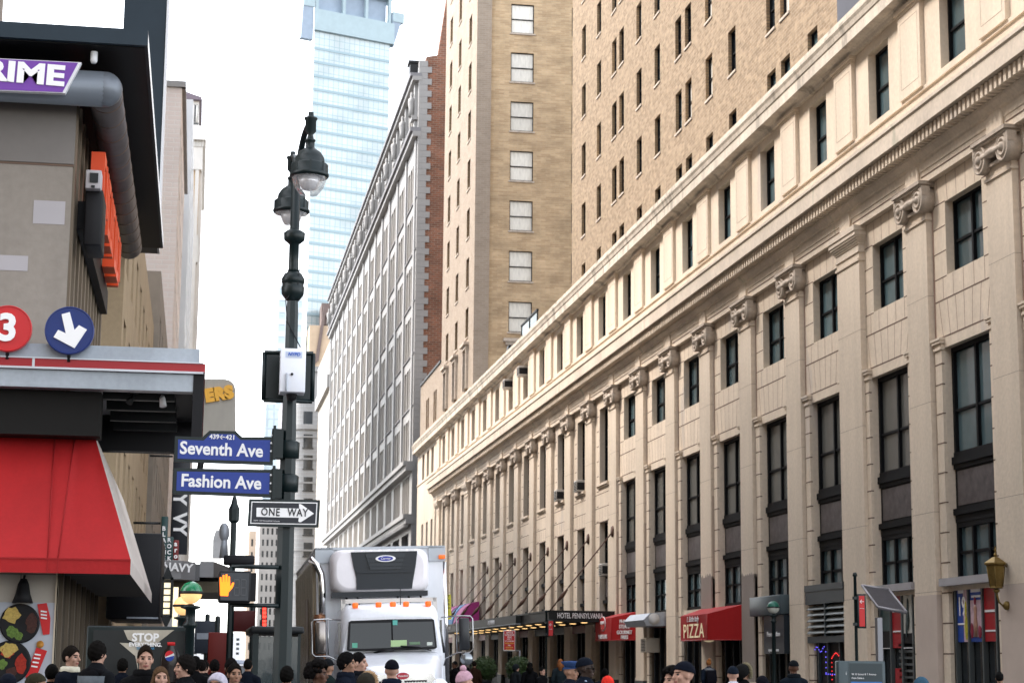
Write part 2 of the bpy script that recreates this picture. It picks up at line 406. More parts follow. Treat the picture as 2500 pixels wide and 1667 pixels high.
# entablature
cr = MB()
prof = [(24.6,17.9),(23.97,17.9),(23.97,18.32),(23.94,18.34),(23.94,18.62),(23.87,18.66),(23.87,18.74),(23.72,18.9),(23.70,18.98),(23.76,18.98),(23.76,19.4),(23.2,19.4),(23.2,20.0),(23.14,20.04),(23.14,20.16),(23.3,20.2),(24.1,20.42),(24.6,20.42)]
cr.prism([(x, Y0, z) for x, z in prof], (0, YE+.25-Y0, 0))
for k in range(-1, 21):
    y = PY(k)
    cr.lathe([(.62,.0),(.62,-.05),(.55,-.075)], (23.96,y,18.25), 28, axis='x')
    if k < 20:
        cr.box(23.955, 23.98, y+.75, y+6.2, 18.12, 18.16, 1)
cr.build('entablature', [plaster2, joint], hotel, world=True)
dt = MB(); dt.box(23.752, 23.77, Y0, YE, 18.97, 19.41, 1); y = Y0  # strip behind the dentils painted dark as the shade in their gaps
while y < YE: dt.box(23.36, 23.77, y, y+.18, 18.98, 19.37); y += .345
dt.build('dentil_course', [plaster, joint], hotel, world=True)
# attic storey
at_ = MB(); hs_ = []
AW = [BC(k) for k in range(-1, 20)] + [198.3, 202.4, 206.6]
for c in AW: hs_.append((c-1.05, c+1.05, 21.5, 24.25))
low = []
for c in (198.3, 202.4, 206.6): low += [(c-.8, c+.8, 12.6, 16.6), (c-.8, c+.8, 6, 10)]
at_.wall((24.1,0,0), (0,1,0), (0,0,1), Y0, 212, 20.3, 25, hs_, .5, (-1,0,0), 0)
at_.wall((24.1,0,0), (0,1,0), (0,0,1), YE+.25, 212, .15, 20.3, low, .5, (-1,0,0), 0)
at_.box(24.02, 24.2, Y0, 212, 21.2, 21.34); at_.quad((24.1,YE+.25,0),(25,YE+.25,0),(25,YE+.25,20),(24.1,YE+.25,20))
at_.build('attic_wall', plaster, hotel, world=True)
ab = MB(); ab.box(-.16, .1, -1.02, 1.02, 21.34, 24.4); ab.box(-.2, .1, -1.08, 1.08, 24.4, 24.5); ab.box(-.27, .1, -1.16, 1.16, 24.5, 24.62)
for a in (-1, 1): ab.box(-.165, .0, a*.8-.008, a*.8+.008, 21.7, 24.1, 1)
for z in (21.7, 24.1): ab.box(-.165, .0, -.8, .8, z-.008, z+.008, 1)
ap = ab.build('attic_pilaster', [plaster, finej], hotel, L(24.1, PY(0)))
for k in range(-1, 21):
    if k: inst(ap, hotel, L(24.1, PY(k)))
uc = MB()
prof = [(24.6,24.62),(23.95,24.62),(23.9,24.74),(23.8,24.8),(23.5,24.84),(23.5,25.28),(23.46,25.32),(23.42,25.5),(23.36,25.62),(23.36,25.74),(23.6,25.78),(23.6,26.12),(24.6,26.16)]
uc.prism([(x, Y0, z) for x, z in prof], (0, 212.2-Y0, 0))
uc.build('upper_cornice', stone_stain, hotel, world=True)
# windows
def window(name, w, h, d, fr, pn, mull=0, rails=(.5,), parent=None, loc=None, t=.09):
    b = MB(); H = w/2
    b.box(d-.12, d+.06, -H, -H+t, 0, h); b.box(d-.12, d+.06, H-t, H, 0, h); b.box(d-.12, d+.06, -H, H, h-t, h); b.box(d-.14, d+.06, -H, H, 0, t)
    for r in rails: b.box(d-.08, d+.05, -H, H, h*r-.045, h*r+.045)
    for i in range(mull): y = -H + w*(i+1)/(mull+1); b.box(d-.11, d+.05, y-.07, y+.07, 0, h)
    o = b.build(name, fr, parent, loc)
    q = MB(); q.quad((d,-H+.02,.02),(d,-H+.02,h-.02),(d,H-.02,h-.02),(d,H-.02,.02)); 
    p = q.build('pane', pn, o, (0,0,0)); PROTO_CH[o.name] = [p]
    return o
def reglass(o, m):
    for c in o.children:
        if c.name.startswith('pane'):
            c.material_slots[0].link = 'OBJECT'; c.material_slots[0].material = m
aw = window('attic_window', 2.1, 2.75, .42, bronze, pane, 0, (.48,), hotel, L(24.1, AW[1], 21.5))
for i, c in enumerate(AW):
    if i != 1: 
        o = inst(aw, hotel, L(24.1, c, 21.5))
        if i > 12: reglass(o, pane_dark)
uw = window('upper_window', 3.02, 2.5, .4, bronze, pane, 1, (.45,), hotel, L(WX, BC(0)-.15, 14.5))
for k in range(-1, 8):
    if k: inst(uw, hotel, L(WX, BC(k)-.15, 14.5))
lw_ = window('long_window', 2.4, 4.65, .46, bronze, pane_dark, 0, (.5,), hotel, L(WX, BC(8), 12.55))
for k in range(9, 20): inst(lw_, hotel, L(WX, BC(k), 12.55))
def bay(w, d, zt, k0):
    # tall window, marble spandrel between two dark ledges, lower window
    H = w/2
    tw = window('tall_window', w, zt-8.45, d, bronze, pane, 1, (.42,), hotel, L(WX, BC(k0), 8.45), .16)
    s = MB(); s.box(d-.1, d+.1, -H, H, 6.3, 8.45, 0); s.box(d-.22, d+.05, -H, H, 8.2, 8.45, 0); s.box(d-.16, d+.05, -H, H, 8.05, 8.2, 0); s.box(d-.22, d+.05, -H, H, 6.55, 6.75, 0); s.box(d-.14, d+.05, -H, H, 6.3, 6.55, 0)
    s.box(d-.115, d, -H+.2, H-.2, 6.85, 7.98, 1)
    sp = s.build('spandrel_panel', [bronze, marble], hotel, L(WX, BC(k0), 0))
    lo = window('lower_window', w, 1.95, d, bronze, pane, 2, (.5,), hotel, L(WX, BC(k0), 4.35), .16)
    return tw, sp, lo
A = bay(3.84, .36, 12.1, 0)
for o in A: o.location.y -= .14
for k in range(-1, 8):
    for o in A:
        if k == 0: continue
        q = inst(o, hotel, L(WX, BC(k)-.14, o.location.z))
        if k >= 1 and o is A[0]: reglass(q, pane_pale)
B = []
d, w, H = .46, 2.4, 1.2
tw2 = window('tall_window', w, 2.9, d, bronze, pane_dark, 1, (.45,), hotel, L(WX, BC(8), 7.3), .14); B.append(tw2)
s = MB(); s.box(d-.1, d+.1, -H, H, 4.35, 7.3, 0); s.box(d-.3, d+.05, -H, H, 7.05, 7.3, 0); s.box(d-.115, d, -H+.2, H-.2, 5.7, 6.8, 1); s.box(d-.26, d+.05, -H, H, 5.3, 5.5, 0)
B.append(s.build('spandrel_panel', [bronze, marble], hotel, L(WX, BC(8), 0)))
for k in range(9, 20):
    for o in B: inst(o, hotel, L(WX, BC(k), o.location.z))
pw = window('plain_window', 1.6, 4, .4, bronze, pane_dark, 0, (.5,), hotel, L(24.1, 198.3, 12.6))
for c in (198.3, 202.4, 206.6):
    for z in (12.6, 6):
        if (c, z) != (198.3, 12.6): inst(pw, hotel, L(24.1, c, z))
# patches of other paint low on some pilasters and their returns
pm = [graypatch, tanpatch, mat('pinkish masonry paint', (.56,.47,.41), .8, var=.1, scale=.8)]
def patch(k, z0, z1, m, ret=True, jag=False):
    h = (1.25 if k in FLAT else .95)+.004; pb = MB()
    if not ret:
        pb.box(23.995, 24.2, PY(k)-h, PY(k)+h, z0, z1)
        if jag:
            pts = [(23.994, PY(k)-h, z1-.05)] + [(23.994, PY(k)-h+2*h*i/14, z1+.05+.22*random.random()) for i in range(15)] + [(23.994, PY(k)+h, z1-.05)]
            pb.prism(pts, (.1,0,0))
    else: pb.box(24.06, 24.25, PY(k)-h, PY(k)-h+.1, z0, z1); pb.box(WX-.006, WX+.02, PY(k)-1.66, PY(k)-h, z0, z1)
    pb.build('paint_patch', pm[m], hotel, world=True)
patch(4, .95, 5.5, 0, False, True); patch(4, .95, 5.6, 0); patch(5, 4.2, 5.7, 0, False, True); patch(5, .95, 9.6, 1); patch(6, 4.3, 9.4, 1); patch(7, 4.3, 9.3, 1); patch(8, 4.3, 9.3, 1)
patch(11, 4.3, 7.6, 1); patch(12, 4.3, 7.6, 1); patch(15, 4.3, 6.6, 1); patch(16, 4.3, 6.6, 1); patch(1, .95, 4.0, 2, False); patch(0, .95, 4.1, 2, False)
# brick towers
XR, YR0, YR1 = 28.4, 80.6, 144.2
cols = [139.6, 133.9, 128.6, 126.2, 120.8, 115.6, 110.1, 107.7, 103.0, 98.15, 90.9, 88.5, 84.2]
rows = [38.95-4.75*2 + 4.75*i for i in range(8)]
tb = MB(); hh = [(c-.75, c+.75, z, z+2.55) for c in cols for z in rows]
tb.wall((XR,0,0), (0,1,0), (0,0,1), YR0, YR1, 25.9, 66, hh, .4, (-1,0,0), 0, 1)
tb.quad((XR,YR0,25.9),(60,YR0,25.9),(60,YR0,66),(XR,YR0,66), 2); tb.quad((60,YR1,25.9),(XR,YR1,25.9),(XR,YR1,66),(60,YR1,66), 0); tb.quad((XR,YR0,66),(60,YR0,66),(60,YR1,66),(XR,YR1,66), 0)
for c in cols:
    for z in rows: tb.box(XR-.07, XR+.05, c-.82, c+.82, z-.14, z-.02, 3)
tb.build('tower_wall', [brick_grey, brick_jamb, mat('grey side masonry', (.22,.21,.22), .9, var=.2), capstone], hotel, world=True)
n = 0
vis = sorted([(-(c) , c, z) for c in cols for z in rows if z > 26.2 and z < CAMH + 1650/F*c*1.05], key=lambda t: t[1])
tw_ = window('tower_window', 1.5, 2.55, .32, bronze, pane, 0, (.5,), hotel, L(XR, vis[0][1], vis[0][2]), .07)
rest = MB()
for _, c, z in vis[1:100]:
    o = inst(tw_, hotel, L(XR, c, z)); q_ = random.random()
    if q_ < .3: reglass(o, pane_dark)
    elif q_ < .5: reglass(o, curtain)
gb = MB()
XL, YL0, YL1 = 24.3, 170.2, 193.6
lc = [174.7, 182.2, 189.2]; lr = [31.97+4.82*i for i in range(9)]
lb = MB(); hh = [(c-.95, c+.95, z, z+2.83) for c in lc for z in lr]
for c in lc: hh.append((c-.95, c+.95, 26.4, 30.2))
lb.wall((XL,0,0), (0,1,0), (0,0,1), YL0, YL1, 25.9, 78, hh, .4, (-1,0,0), 0, 1)
ch_ = [(27.62, 29.82, z, z+2.86) for z in lr] + [(31.3+2.2, 33.5+2.2, z, z+2.86) for z in lr]
lb.wall((0,YL0+.35,0), (1,0,0), (0,0,1), 25.7, 60, 25.9, 78, ch_, .3, (0,-1,0), 2, 1)
lb.quad((XL,YL0,25.9),(25.7,YL0,25.9),(25.7,YL0,78),(XL,YL0,78), 3); lb.quad((25.7,YL0,25.9),(25.7,YL0+.35,25.9),(25.7,YL0+.35,78),(25.7,YL0,78), 1)
lb.quad((60,YL1,25.9),(XL,YL1,25.9),(XL,YL1,78),(60,YL1,78), 0); lb.quad((XL,YL0,78),(60,YL0,78),(60,YL1,78),(XL,YL1,78), 0)
for c in lc:
    for z in lr: lb.box(XL-.08, XL+.05, c-1.05, c+1.05, z-.16, z-.02, 4)
    lb.box(XL-.5, XL, c-1.5, c+1.5, 31.1, 31.35, 4); lb.box(XL-.3, XL, c-1.3, c+1.3, 30.75, 31.1, 4); lb.box(XL-.25, XL, c-1.25, c-.95, 27, 30.75, 4); lb.box(XL-.25, XL, c+.95, c+1.25, 27, 30.75, 4)
for z in lr: lb.box(27.5, 29.95, YL0+.25, YL0+.4, z-.17, z-.02, 4)
lb.box(27.1, 30.3, YL0-.25, YL0+.35, 31.0, 31.3, 4); lb.box(27.3, 30.1, YL0-.1, YL0+.35, 30.7, 31.0, 4)
wh = [(c+e-.55, c+e+.55, 27.0, 30.3) for c in (198.5, 205.2) for e in (-.75, .75)]
lb.wall((XL,0,0), (0,1,0), (0,0,1), YL1, 212, 25.9, 32.6, wh, .35, (-1,0,0), 0, 1)
lb.quad((XL,YL1,32.6),(60,YL1,32.6),(60,212,32.6),(XL,212,32.6), 0); lb.quad((60,212,25.9),(XL,212,25.9),(XL,212,32.6),(60,212,32.6), 0); lb.box(XL-.12, XL+.3, YL1, 212, 32.6, 32.85, 5)
lb.build('tower_wall', [brick_pink, brick_jamb, brick_tan, brick_pink, capstone, darkmetal], hotel, world=True)
sw = window('side_window', 2.2, 2.86, .2, bronze, curtain, 0, (.48,), hotel, None, .06)
sw.location = L(28.72, YL0+.35, lr[0]); sw.rotation_euler = (0,0,R(90))
for z in lr[1:]: inst(sw, hotel, L(28.72, YL0+.35, z))
lt = window('narrow_window', 1.9, 2.83, .35, bronze, pane_dark, 0, (.5,), hotel, L(XL, lc[0], lr[0]), .07)
for c in lc:
    for z in lr:
        if (c, z) != (lc[0], lr[0]): inst(lt, hotel, L(XL, c, z))
wb = MB()
for a, b_, c_, d_ in wh: wb.quad((XL+.34,a,c_),(XL+.34,a,d_),(XL+.34,b_,d_),(XL+.34,b_,c_))
for c in lc: wb.quad((XL+.38,c-.95,26.4),(XL+.38,c-.95,30.2),(XL+.38,c+.95,30.2),(XL+.38,c+.95,26.4))
wb.build('wing_glazing', pane_dark, hotel, world=True)
rf = MB(); rf.box(24.3, 60, Y0, 170.2, 25.9, 26.05); rf.build('roof', steelgrey, hotel, world=True)
rl = MB()
for y0, y1 in ((136, 139.2), (139.6, 142.8)): rl.quad((24.2,y0,26.2),(24.2,y1,26.2),(24.2,y1,27.5),(24.2,y0,27.5), 1)
for y in (136, 139.4, 142.9): rl.box(24.15, 24.25, y-.05, y+.05, 26.1, 27.6, 0)
rl.box(24.12, 24.28, 135.9, 143, 27.5, 27.62, 0)
rl.build('roof_railing', [darkmetal, pane], hotel, world=True)
MB().bbox(24.0, 24.5, 148, 149, 26.1, 26.9, .03).build('roof_vent', darkmetal, hotel, world=True)
# ================================================================== white glazed block beyond the side street
wbld = thing('office_block', 'tall white stone office block with a red brick side wall beyond the hotel', 'building', (24, 290, 0))
def LW(x, y, z=0): return (x-24, y-290, z)
b = MB(); NB = 14; P0 = 218.2; PW = 10.25
by = [P0+PW*(i+.5) for i in range(NB)]; rz = [24.9+6.2*i for i in range(6)]
hh = [(c-3.7, c+3.7, z+.3, z+5.0) for c in by for z in rz] + [(c-3.2, c+3.2, 65.2, 69) for c in by] + [(c-3.7, c+3.7, 18.8, 23.2) for c in by] + [(c-3.8, c+3.8, 5, 16.5) for c in by]
b.wall((24,0,0), (0,1,0), (0,0,1), 216.6, 362, .15, 70.4, hh, .55, (-1,0,0), 0)
for i in range(NB+1):
    y = P0+PW*i; b.box(23.8, 24, y-.75, y+.75, 24.6, 63.4, 0); b.box(23.6, 24, y-.5, y+.5, 64.6, 70.2, 0)
for z in rz[1:]: b.box(23.85, 24, 216.6, 362, z-.05, z+.1, 1)
for x, z0, z1, m_ in ((23.3,63.3,63.9,0),(23.0,63.9,64.4,1),(23.2,70.2,70.7,0),(22.9,70.7,71.1,1),(23.2,23.5,24.1,0),(22.9,24.1,24.6,0),(23.3,17.4,18.0,0),(23.0,18.0,18.5,0)): b.box(x, 24.3, 216.4, 362.2, z0, z1, m_)
y = 216.6
while y < 362: b.box(23.1, 23.6, y, y+.45, 17.0, 17.4, 0); y += .95
b.build('wall', [limestone, mat('grey cornice stone', (.21,.21,.225), .8, var=.2)], wbld, world=True)
rb = MB()
pr = [(24.8,.15),(60,.15),(60,84),(27.6,84),(26.2,73.5),(24.8,73.2)]
rb.prism([(x,216.6,z) for x,z in pr], (0,1.5,0)); rb.box(24.8, 60, 218.1, 361, 60, 70.9)
rb.build('side_wall', brick_red, wbld, world=True)
qb = MB(); z = .15; i = 0
while z < 72: qb.box(23.97, 25.0 if i % 2 else 25.5, 216.45, 217.4, z, z+.72); z += .74; i += 1
qb.build('quoins', limestone, wbld, world=True)
def group(name, w, h, n, d=.3):
    b = MB(); b.box(d-.15, d+.1, -w/2, w/2, 0, .15); b.box(d-.15, d+.1, -w/2, w/2, h-.15, h)
    for i in range(n+1): y = -w/2+w*i/n; b.box(d-.3, d+.1, y-.22, y+.22, 0, h)
    for i in range(n): y = -w/2+w*i/n; b.box(d-.1, d+.05, y+.2, y+w/n-.2, h*.52, h*.52+.12)
    o = b.build(name, beige, wbld, (0,0,0)); q = MB(); q.quad((d,-w/2,0),(d,-w/2,h*.93),(d,w/2,h*.93),(d,w/2,0), 0); q.quad((d+.01,-w/2,h*.93),(d+.01,-w/2,h),(d+.01,w/2,h),(d+.01,w/2,h*.93), 1)
    p = q.build('pane', [shade, pane_dark], o, (0,0,0)); PROTO_CH[o.name] = [p]; return o
beige = mat('beige window trim', (.34,.325,.305), .6, var=.08)
shade = mat('window with tan blind', (.36,.32,.28), .5, var=.15, scale=.5, rnd=.15)
gw = group('window', 7.4, 4.7, 3)
first = True
for z in rz:
    for c in by:
        if first: gw.location = LW(24, c, z+.3); first = False
        else: inst(gw, wbld, LW(24, c, z+.3))
aw2 = group('attic_window', 6.4, 3.8, 3); aw2.location = LW(24, by[0], 65.2)
fw = group('frieze_window', 7.4, 4.4, 4); fw.location = LW(24, by[0], 18.8)
for c in by[1:]: inst(aw2, wbld, LW(24, c, 65.2)); inst(fw, wbld, LW(24, c, 18.8))
st = MB(); st.box(-.35, .3, -.9, .9, 0, .5); st.loft([[(math.cos(t)*r*.8-.3, math.sin(t)*r, z) for t in [2*math.pi*j/10 for j in range(10)]] for r, z in ((.5,.5),(.4,1.4),(.55,2.3),(.5,2.7),(.2,2.9),(.24,3.2),(.18,3.5),(.05,3.6))])
so = st.build('carved_figure', limestone, wbld, LW(23.6, P0, 65.6))
for i in range(1, NB+1): inst(so, wbld, LW(23.6, P0+PW*i, 65.6))
lb2 = MB()
for c in by: lb2.quad((24.5,c-3.8,5),(24.5,c-3.8,16.5),(24.5,c+3.8,16.5),(24.5,c+3.8,5))
lb2.build('shop_glazing', pane_dark, wbld, world=True)
tag(MB().box(-.5,.5,-.8,.8,0,1.6).box(-.7,.7,-1,1,1.6,1.9).box(-.4,.4,-.5,.5,-.3,0).build('roof_vent', darkmetal, None, (23.6, 219.5, 71.4)), 'dark vent box perched on the roof corner of the white office block', 'vent')


b = MB(); b.box(-70, -11, -160, 0, .15, 62); tag(b.build('near_shade_tower', brick_grey), 'unseen tan tower added on the near left to shade the street, outside the picture', 'building')  # unseen tower, added to hold light off the street
# ================================================================== corner building on the left
concrete = mat('stained concrete', (.28,.25,.22), .85, var=.2, scale=.5, fine=.06, streak=.18, bump=.15, bscale=8)
patchgrey = mat('pale grey patch', (.42,.40,.42), .8, var=.05)
tilew = brick('cream wall tile', (.52,.48,.43), (.49,.45,.40), (.25,.22,.2), .9, .6, .02, mott=.1, off=0)
beigem = mat('beige mullion', (.16,.125,.09), .5, .2, var=.15)
creamtrim = mat('cream corner trim', (.58,.50,.38), .6, var=.08)
navyband = mat('dark blue grey fascia', (.014,.028,.042), .5, var=.15, scale=.8)
orange = mat('orange sign plastic', (.75,.075,.018), .4, var=.05)
XW, YF = -2.34, 32.
corner = thing('corner_building', 'concrete corner building with an overhanging dark roof slab above the subway canopy', 'building', (-8, 38, 0))
b = MB()
b.wall((0,YF,0), (1,0,0), (0,0,1), -60, XW, .15, 11.2, [], .2, (0,-1,0), 0)
zj = at(100,401,YF).z; b.box(-60, XW+.01, YF-.012, YF+.05, zj-.02, zj+.02, 1); b.box(-60, XW+.01, YF-.03, YF+.05, zj-.35*0+.02, 11.2, 2)  # wall above the joint coloured darker, painting in its shading
for x in (-6.5, -10.8): b.box(x-.015, x+.015, YF-.006, YF+.05, 5, zj, 1)
for (x0, y0, x1, y1) in ((83,489,157,549),(-60,620,67,662)):
    p, q = at(x0,y0,YF), at(x1,y1,YF); b.box(p.x, q.x, YF-.006, YF+.02, q.z, p.z, 3)
b.build('front_wall', [concrete, joint, mat('concrete band in painted shade', (.20,.185,.175), .85, var=.2, scale=.5), patchgrey], corner, world=True)
b = MB(); b.box(-60, XW-.12, YF+.05, 42, .15, 11.2, 0)
for i in range(11):
    y = YF+.06+i*.98; b.box(XW-.14, XW+.04, y, y+.26, 4.6, 11.2, 1)
for z in (6.4, 8.4): b.box(XW-.14, XW-.02, YF+.05, 42, z, z+.2, 1)
b.build('avenue_glazing', [pane_dark, beigem], corner, world=True)
b = MB(); b.box(-60, -12.5, YF+1, 110, 11, 63); b.build('rear_shade_tower', concrete, corner, world=True)  # unseen mass added behind the corner building to shade the hotel front
c0, c1 = at(360,112,31), at(360,74,31)
b = MB(); b.box(-60, c0.x, 31, 47, c0.z, c1.z, 0); b.quad((c0.x+.006,31.05,c0.z),(c0.x+.006,47,c0.z),(c0.x+.006,47,c1.z-.05),(c0.x+.006,31.05,c1.z-.05), 1); b.box(-60, c0.x-.05, 31.1, 46.9, c0.z-.02, c0.z+.01, 2)  # side face painted white for the bright sky light on the metal edge
b.build('roof_slab', [navyband, mat('slab edge in painted skylight', (.85,.85,.83), .25, var=0), black], corner, world=True)
zc = at(200,216,31.5).z; rc = .30; xe = at(297,210,31.5).x-.28
b = MB(); b.tube([(-40,31.5,zc),(xe,31.5,zc)], rc, 24); b.ell((xe,31.5,zc), (rc,rc,rc), 24, 16); b.build('bullnose_cornice', mat('brushed grey cornice metal', (.17,.19,.22), .42, .3, var=.12, scale=.8), corner, world=True)
b = MB(); b.tube([(xe,31.52,zc),(xe,44,zc)], rc*.96, 22)
for i in range(13): b.lathe([(rc*.99,0),(rc*.99,.03)], (xe,31.9+i*.95,zc), 22, axis='y', m=1)
b.build('bullnose_cornice', [mat('brownish metal duct', (.12,.105,.105), .45, .3, var=.3, scale=1), joint], corner, world=True)
b = MB(); p = at(229,130,31.2); b.lathe([(.0,0),(.06,0),(.06,-.16),(.04,-.2),(0,-.2)], (p.x,31.3,p.z+.05), 12); b.build('soffit_lamp', white, corner, world=True)
# purple sign
ps = thing('shop_sign', 'purple slanted sign with white border and bold white letters on the dark fascia', 'sign', tuple(at(90,190,31.1)))
purple = mat('purple sign face', (.17,.055,.36), .4, var=.04)
q = [at(x,y,31.1) for x, y in ((-150,136),(199,153),(159,228),(-170,215))]
b = MB(); b.prism([v+Vector((0,-.0,0)) for v in q], (0,.12,0)); b.build('border', white, ps, world=True)
cc = sum(q, Vector())/4
b = MB(); b.prism([cc+(v-cc)*.955+Vector((0,-.012,0)) + Vector((-.03*(v.x>cc.x)*0,0,0)) for v in q], (0,.05,0)); b.build('face', purple, ps, world=True)
pp = at(157,188,31.07); text('PRIME', .47, signwhite, ps, (pp.x, 31.08, pp.z-.005), (R(90),R(1.8),0), .01, sx=1.3, bold=.02, align='RIGHT')
# orange letter sign seen along the wall
osn = thing('letter_sign', 'row of raised orange letters on the avenue side of the concrete building', 'sign', (XW+.35, 36, 10.0))
y = 33.2; hts = [1, .98, 1, .96, 1, .98, 1, 1]
for i, h in enumerate(hts):
    b = MB(); z0, z1 = 9.42, 10.48
    ww = .72
    b.box(0, .24, y, y+.2, z0, z1)
    if i % 3 != 1: b.box(0, .24, y+.2, y+ww, z0, z0+.2)
    if i % 2 == 0: b.box(0, .24, y+.2, y+ww*.9, z1-.2, z1)
    else: b.box(0, .24, y+ww-.2, y+ww, z0+.2, z1)
    b.v = [(v[0]+XW+.22, v[1], v[2]) for v in b.v]; b.build('letter', orange, osn, world=True); y += .98
b = MB(); b.box(XW+.05, XW+.2, 32.9, 41.2, 9.0, 9.5); b.build('rail', black, osn, world=True)
jb = thing('junction_box', 'small pale box with a dark vent hanging beside the orange letters', 'box', tuple(at(228,437,32.2)))
p, q = at(210,414,32.1), at(246,461,32.1)
b = MB(); b.bbox(p.x, q.x, 32.1, 32.5, q.z, p.z, .015); b.build('case', patchgrey, jb, world=True)
b = MB(); b.box(p.x+.07, q.x-.05, 32.07, 32.12, q.z+.1, p.z-.06); b.box(p.x+.1, q.x-.1, 32.08, 32.12, q.z+.01, q.z+.05); b.build('vent', darkmetal, jb, world=True)
p, q = at(209,461,32.3), at(246,600,32.3)
tag(MB().bbox(p.x, q.x, 32.3, 33.4, q.z, p.z, .03).build('sign_backing', black), 'black metal backing box under the pale junction box by the orange letters', 'box')
# tall blade sign behind
p, q = at(352,0,48), at(410,0,48); zb = at(393,600,48).z
bs = thing('billboard', 'tall dark billboard seen end on rising behind the roof slab', 'billboard', (p.x, 48.5, zb))
b = MB(); b.box(p.x-.5, q.x-.02, 48, 49, zb, 24); b.build('panel', navyband, bs, world=True)
b = MB(); b.box(q.x-.02, q.x+.03, 47.97, 49.03, zb, 24); b.build('edge_trim', white, bs, world=True)
# ---------------------------------------------------------------- subway canopy
sc_ = thing('subway_canopy', 'grey metal subway entrance canopy with a red stripe at the corner', 'canopy', (-6, 34, 5.5))
YC = 31.0
Z = lambda y, Y=YC: at(300,y,Y).z
xe1, xe2, xe3 = at(473,900,YC).x, at(502,885,YC).x, at(488,860,YC).x
cg = mat('light grey canopy metal', (.36,.40,.45), .4, .25, var=.18, scale=.9, fine=.05, streak=.15)
b = MB(); b.box(-40, xe3, YC+.12, YC+9, Z(879), Z(843)); b.box(-40, xe3-.1, YC+.06, YC+.2, Z(879), Z(846)); b.build('upper_fascia', cg, sc_, world=True)
redstripe = mat('dark red canopy stripe', (.34,.018,.025), .35, var=.08, scale=1)
b = MB(); b.box(-40, xe2, YC-.06, YC+9.1, Z(903), Z(883)); b.build('red_stripe', redstripe, sc_, world=True)
b = MB(); b.box(-40, xe2-.03, YC-.08, YC+9.1, Z(883), Z(880)); b.box(-40, xe2-.03, YC-.08, YC+9.1, Z(908), Z(903)); x = at(82,895,YC).x; b.box(x-.02, x+.02, YC-.065, YC, Z(903), Z(883)); b.build('trim', mat('pale trim', (.55,.57,.62), .4, .2, var=.1), sc_, world=True)
b = MB(); b.box(-40, xe1, YC, YC+.3, Z(951), Z(909)); b.build('lower_fascia', cg, sc_, world=True)
xcol = at(497,960,YC).x
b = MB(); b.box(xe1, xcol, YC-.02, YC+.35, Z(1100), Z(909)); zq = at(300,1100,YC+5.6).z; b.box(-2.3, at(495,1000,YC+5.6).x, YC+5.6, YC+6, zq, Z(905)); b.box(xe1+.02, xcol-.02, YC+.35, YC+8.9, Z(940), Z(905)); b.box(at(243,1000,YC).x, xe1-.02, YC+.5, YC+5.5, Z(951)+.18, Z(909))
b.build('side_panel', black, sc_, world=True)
for y in (.75, 2.1, 3.6, 5.0): MB().box(at(243,1000,YC).x, xe1-.3, YC+y, YC+y+.16, Z(951)-.06, Z(951)+.2).build('beam', darkmetal, sc_, world=True)
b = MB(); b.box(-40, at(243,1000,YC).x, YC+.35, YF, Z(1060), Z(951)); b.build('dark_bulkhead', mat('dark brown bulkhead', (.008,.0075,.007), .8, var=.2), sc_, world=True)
for x in (325, 397):
    p = at(x, 955, YC+.7)
    t = thing('flood_light', 'small floodlight under the subway canopy, ' + ('tilted dark one on the left' if x < 350 else 'pale capped one on the right'), 'lamp', (p.x, YC+.7, p.z))
    MB().lathe([(.02,0),(.09,0),(.09,-.06),(.03,-.08)], (0,0,.02), 12).build('mount', darkmetal, t)
    b = MB(); b.tube([(0,0,-.06),(-.02,0,-.12),(-.06,-.05,-.2)] if x < 350 else [(0,0,-.06),(0,-.02,-.12),(.02,-.05,-.26)], [.02,.05,.06], 10); b.build('lamp_head', darkmetal if x < 350 else white, t)
def disc_sign(px, py, r, m, label, s, rotz=0):
    p = at(px, py, YC-.15)
    t = thing('route_disc', label, 'sign', tuple(p))
    MB().lathe([(0,.06),(r,.06),(r,-.06),(r*.965,-.07),(r*.95,-.055),(0,-.055)], (0,0,0), 48, axis='y', sm=False).build('disc', m, t)
    MB().tube([(0,.05,-.2),(0,.1,-r-.1)], .03, 8).build('bracket', darkmetal, t)
    return t, p
t, p = disc_sign(20, 803, .375, mat('red disc', (.56,.025,.03), .35, var=.04), 'round red disc with a white 3 standing on the subway canopy', '3')
text('3', .60, signwhite, t, (0,-.085,-.01), FACE_CAM, .012, bold=.022, world=False)
t, p = disc_sign(170, 808, .39, mat('blue disc', (.012,.03,.16), .35, var=.06), 'round navy disc with a white downward arrow on the subway canopy', 'a')
s_ = .39/58
ar = [(-26,-44),(-2,-50),(20,-14)][0:0]
pts = [(150,770),(169,764),(182,807),(192,795),(211,805),(184,851),(134,826),(144,808),(162,816)]
c = Vector((170,808))
b = MB(); b.prism([((x-170)*s_, -.085, -(y-808)*s_) for x, y in pts], (0,.03,0)); b.build('arrow', signwhite, t)
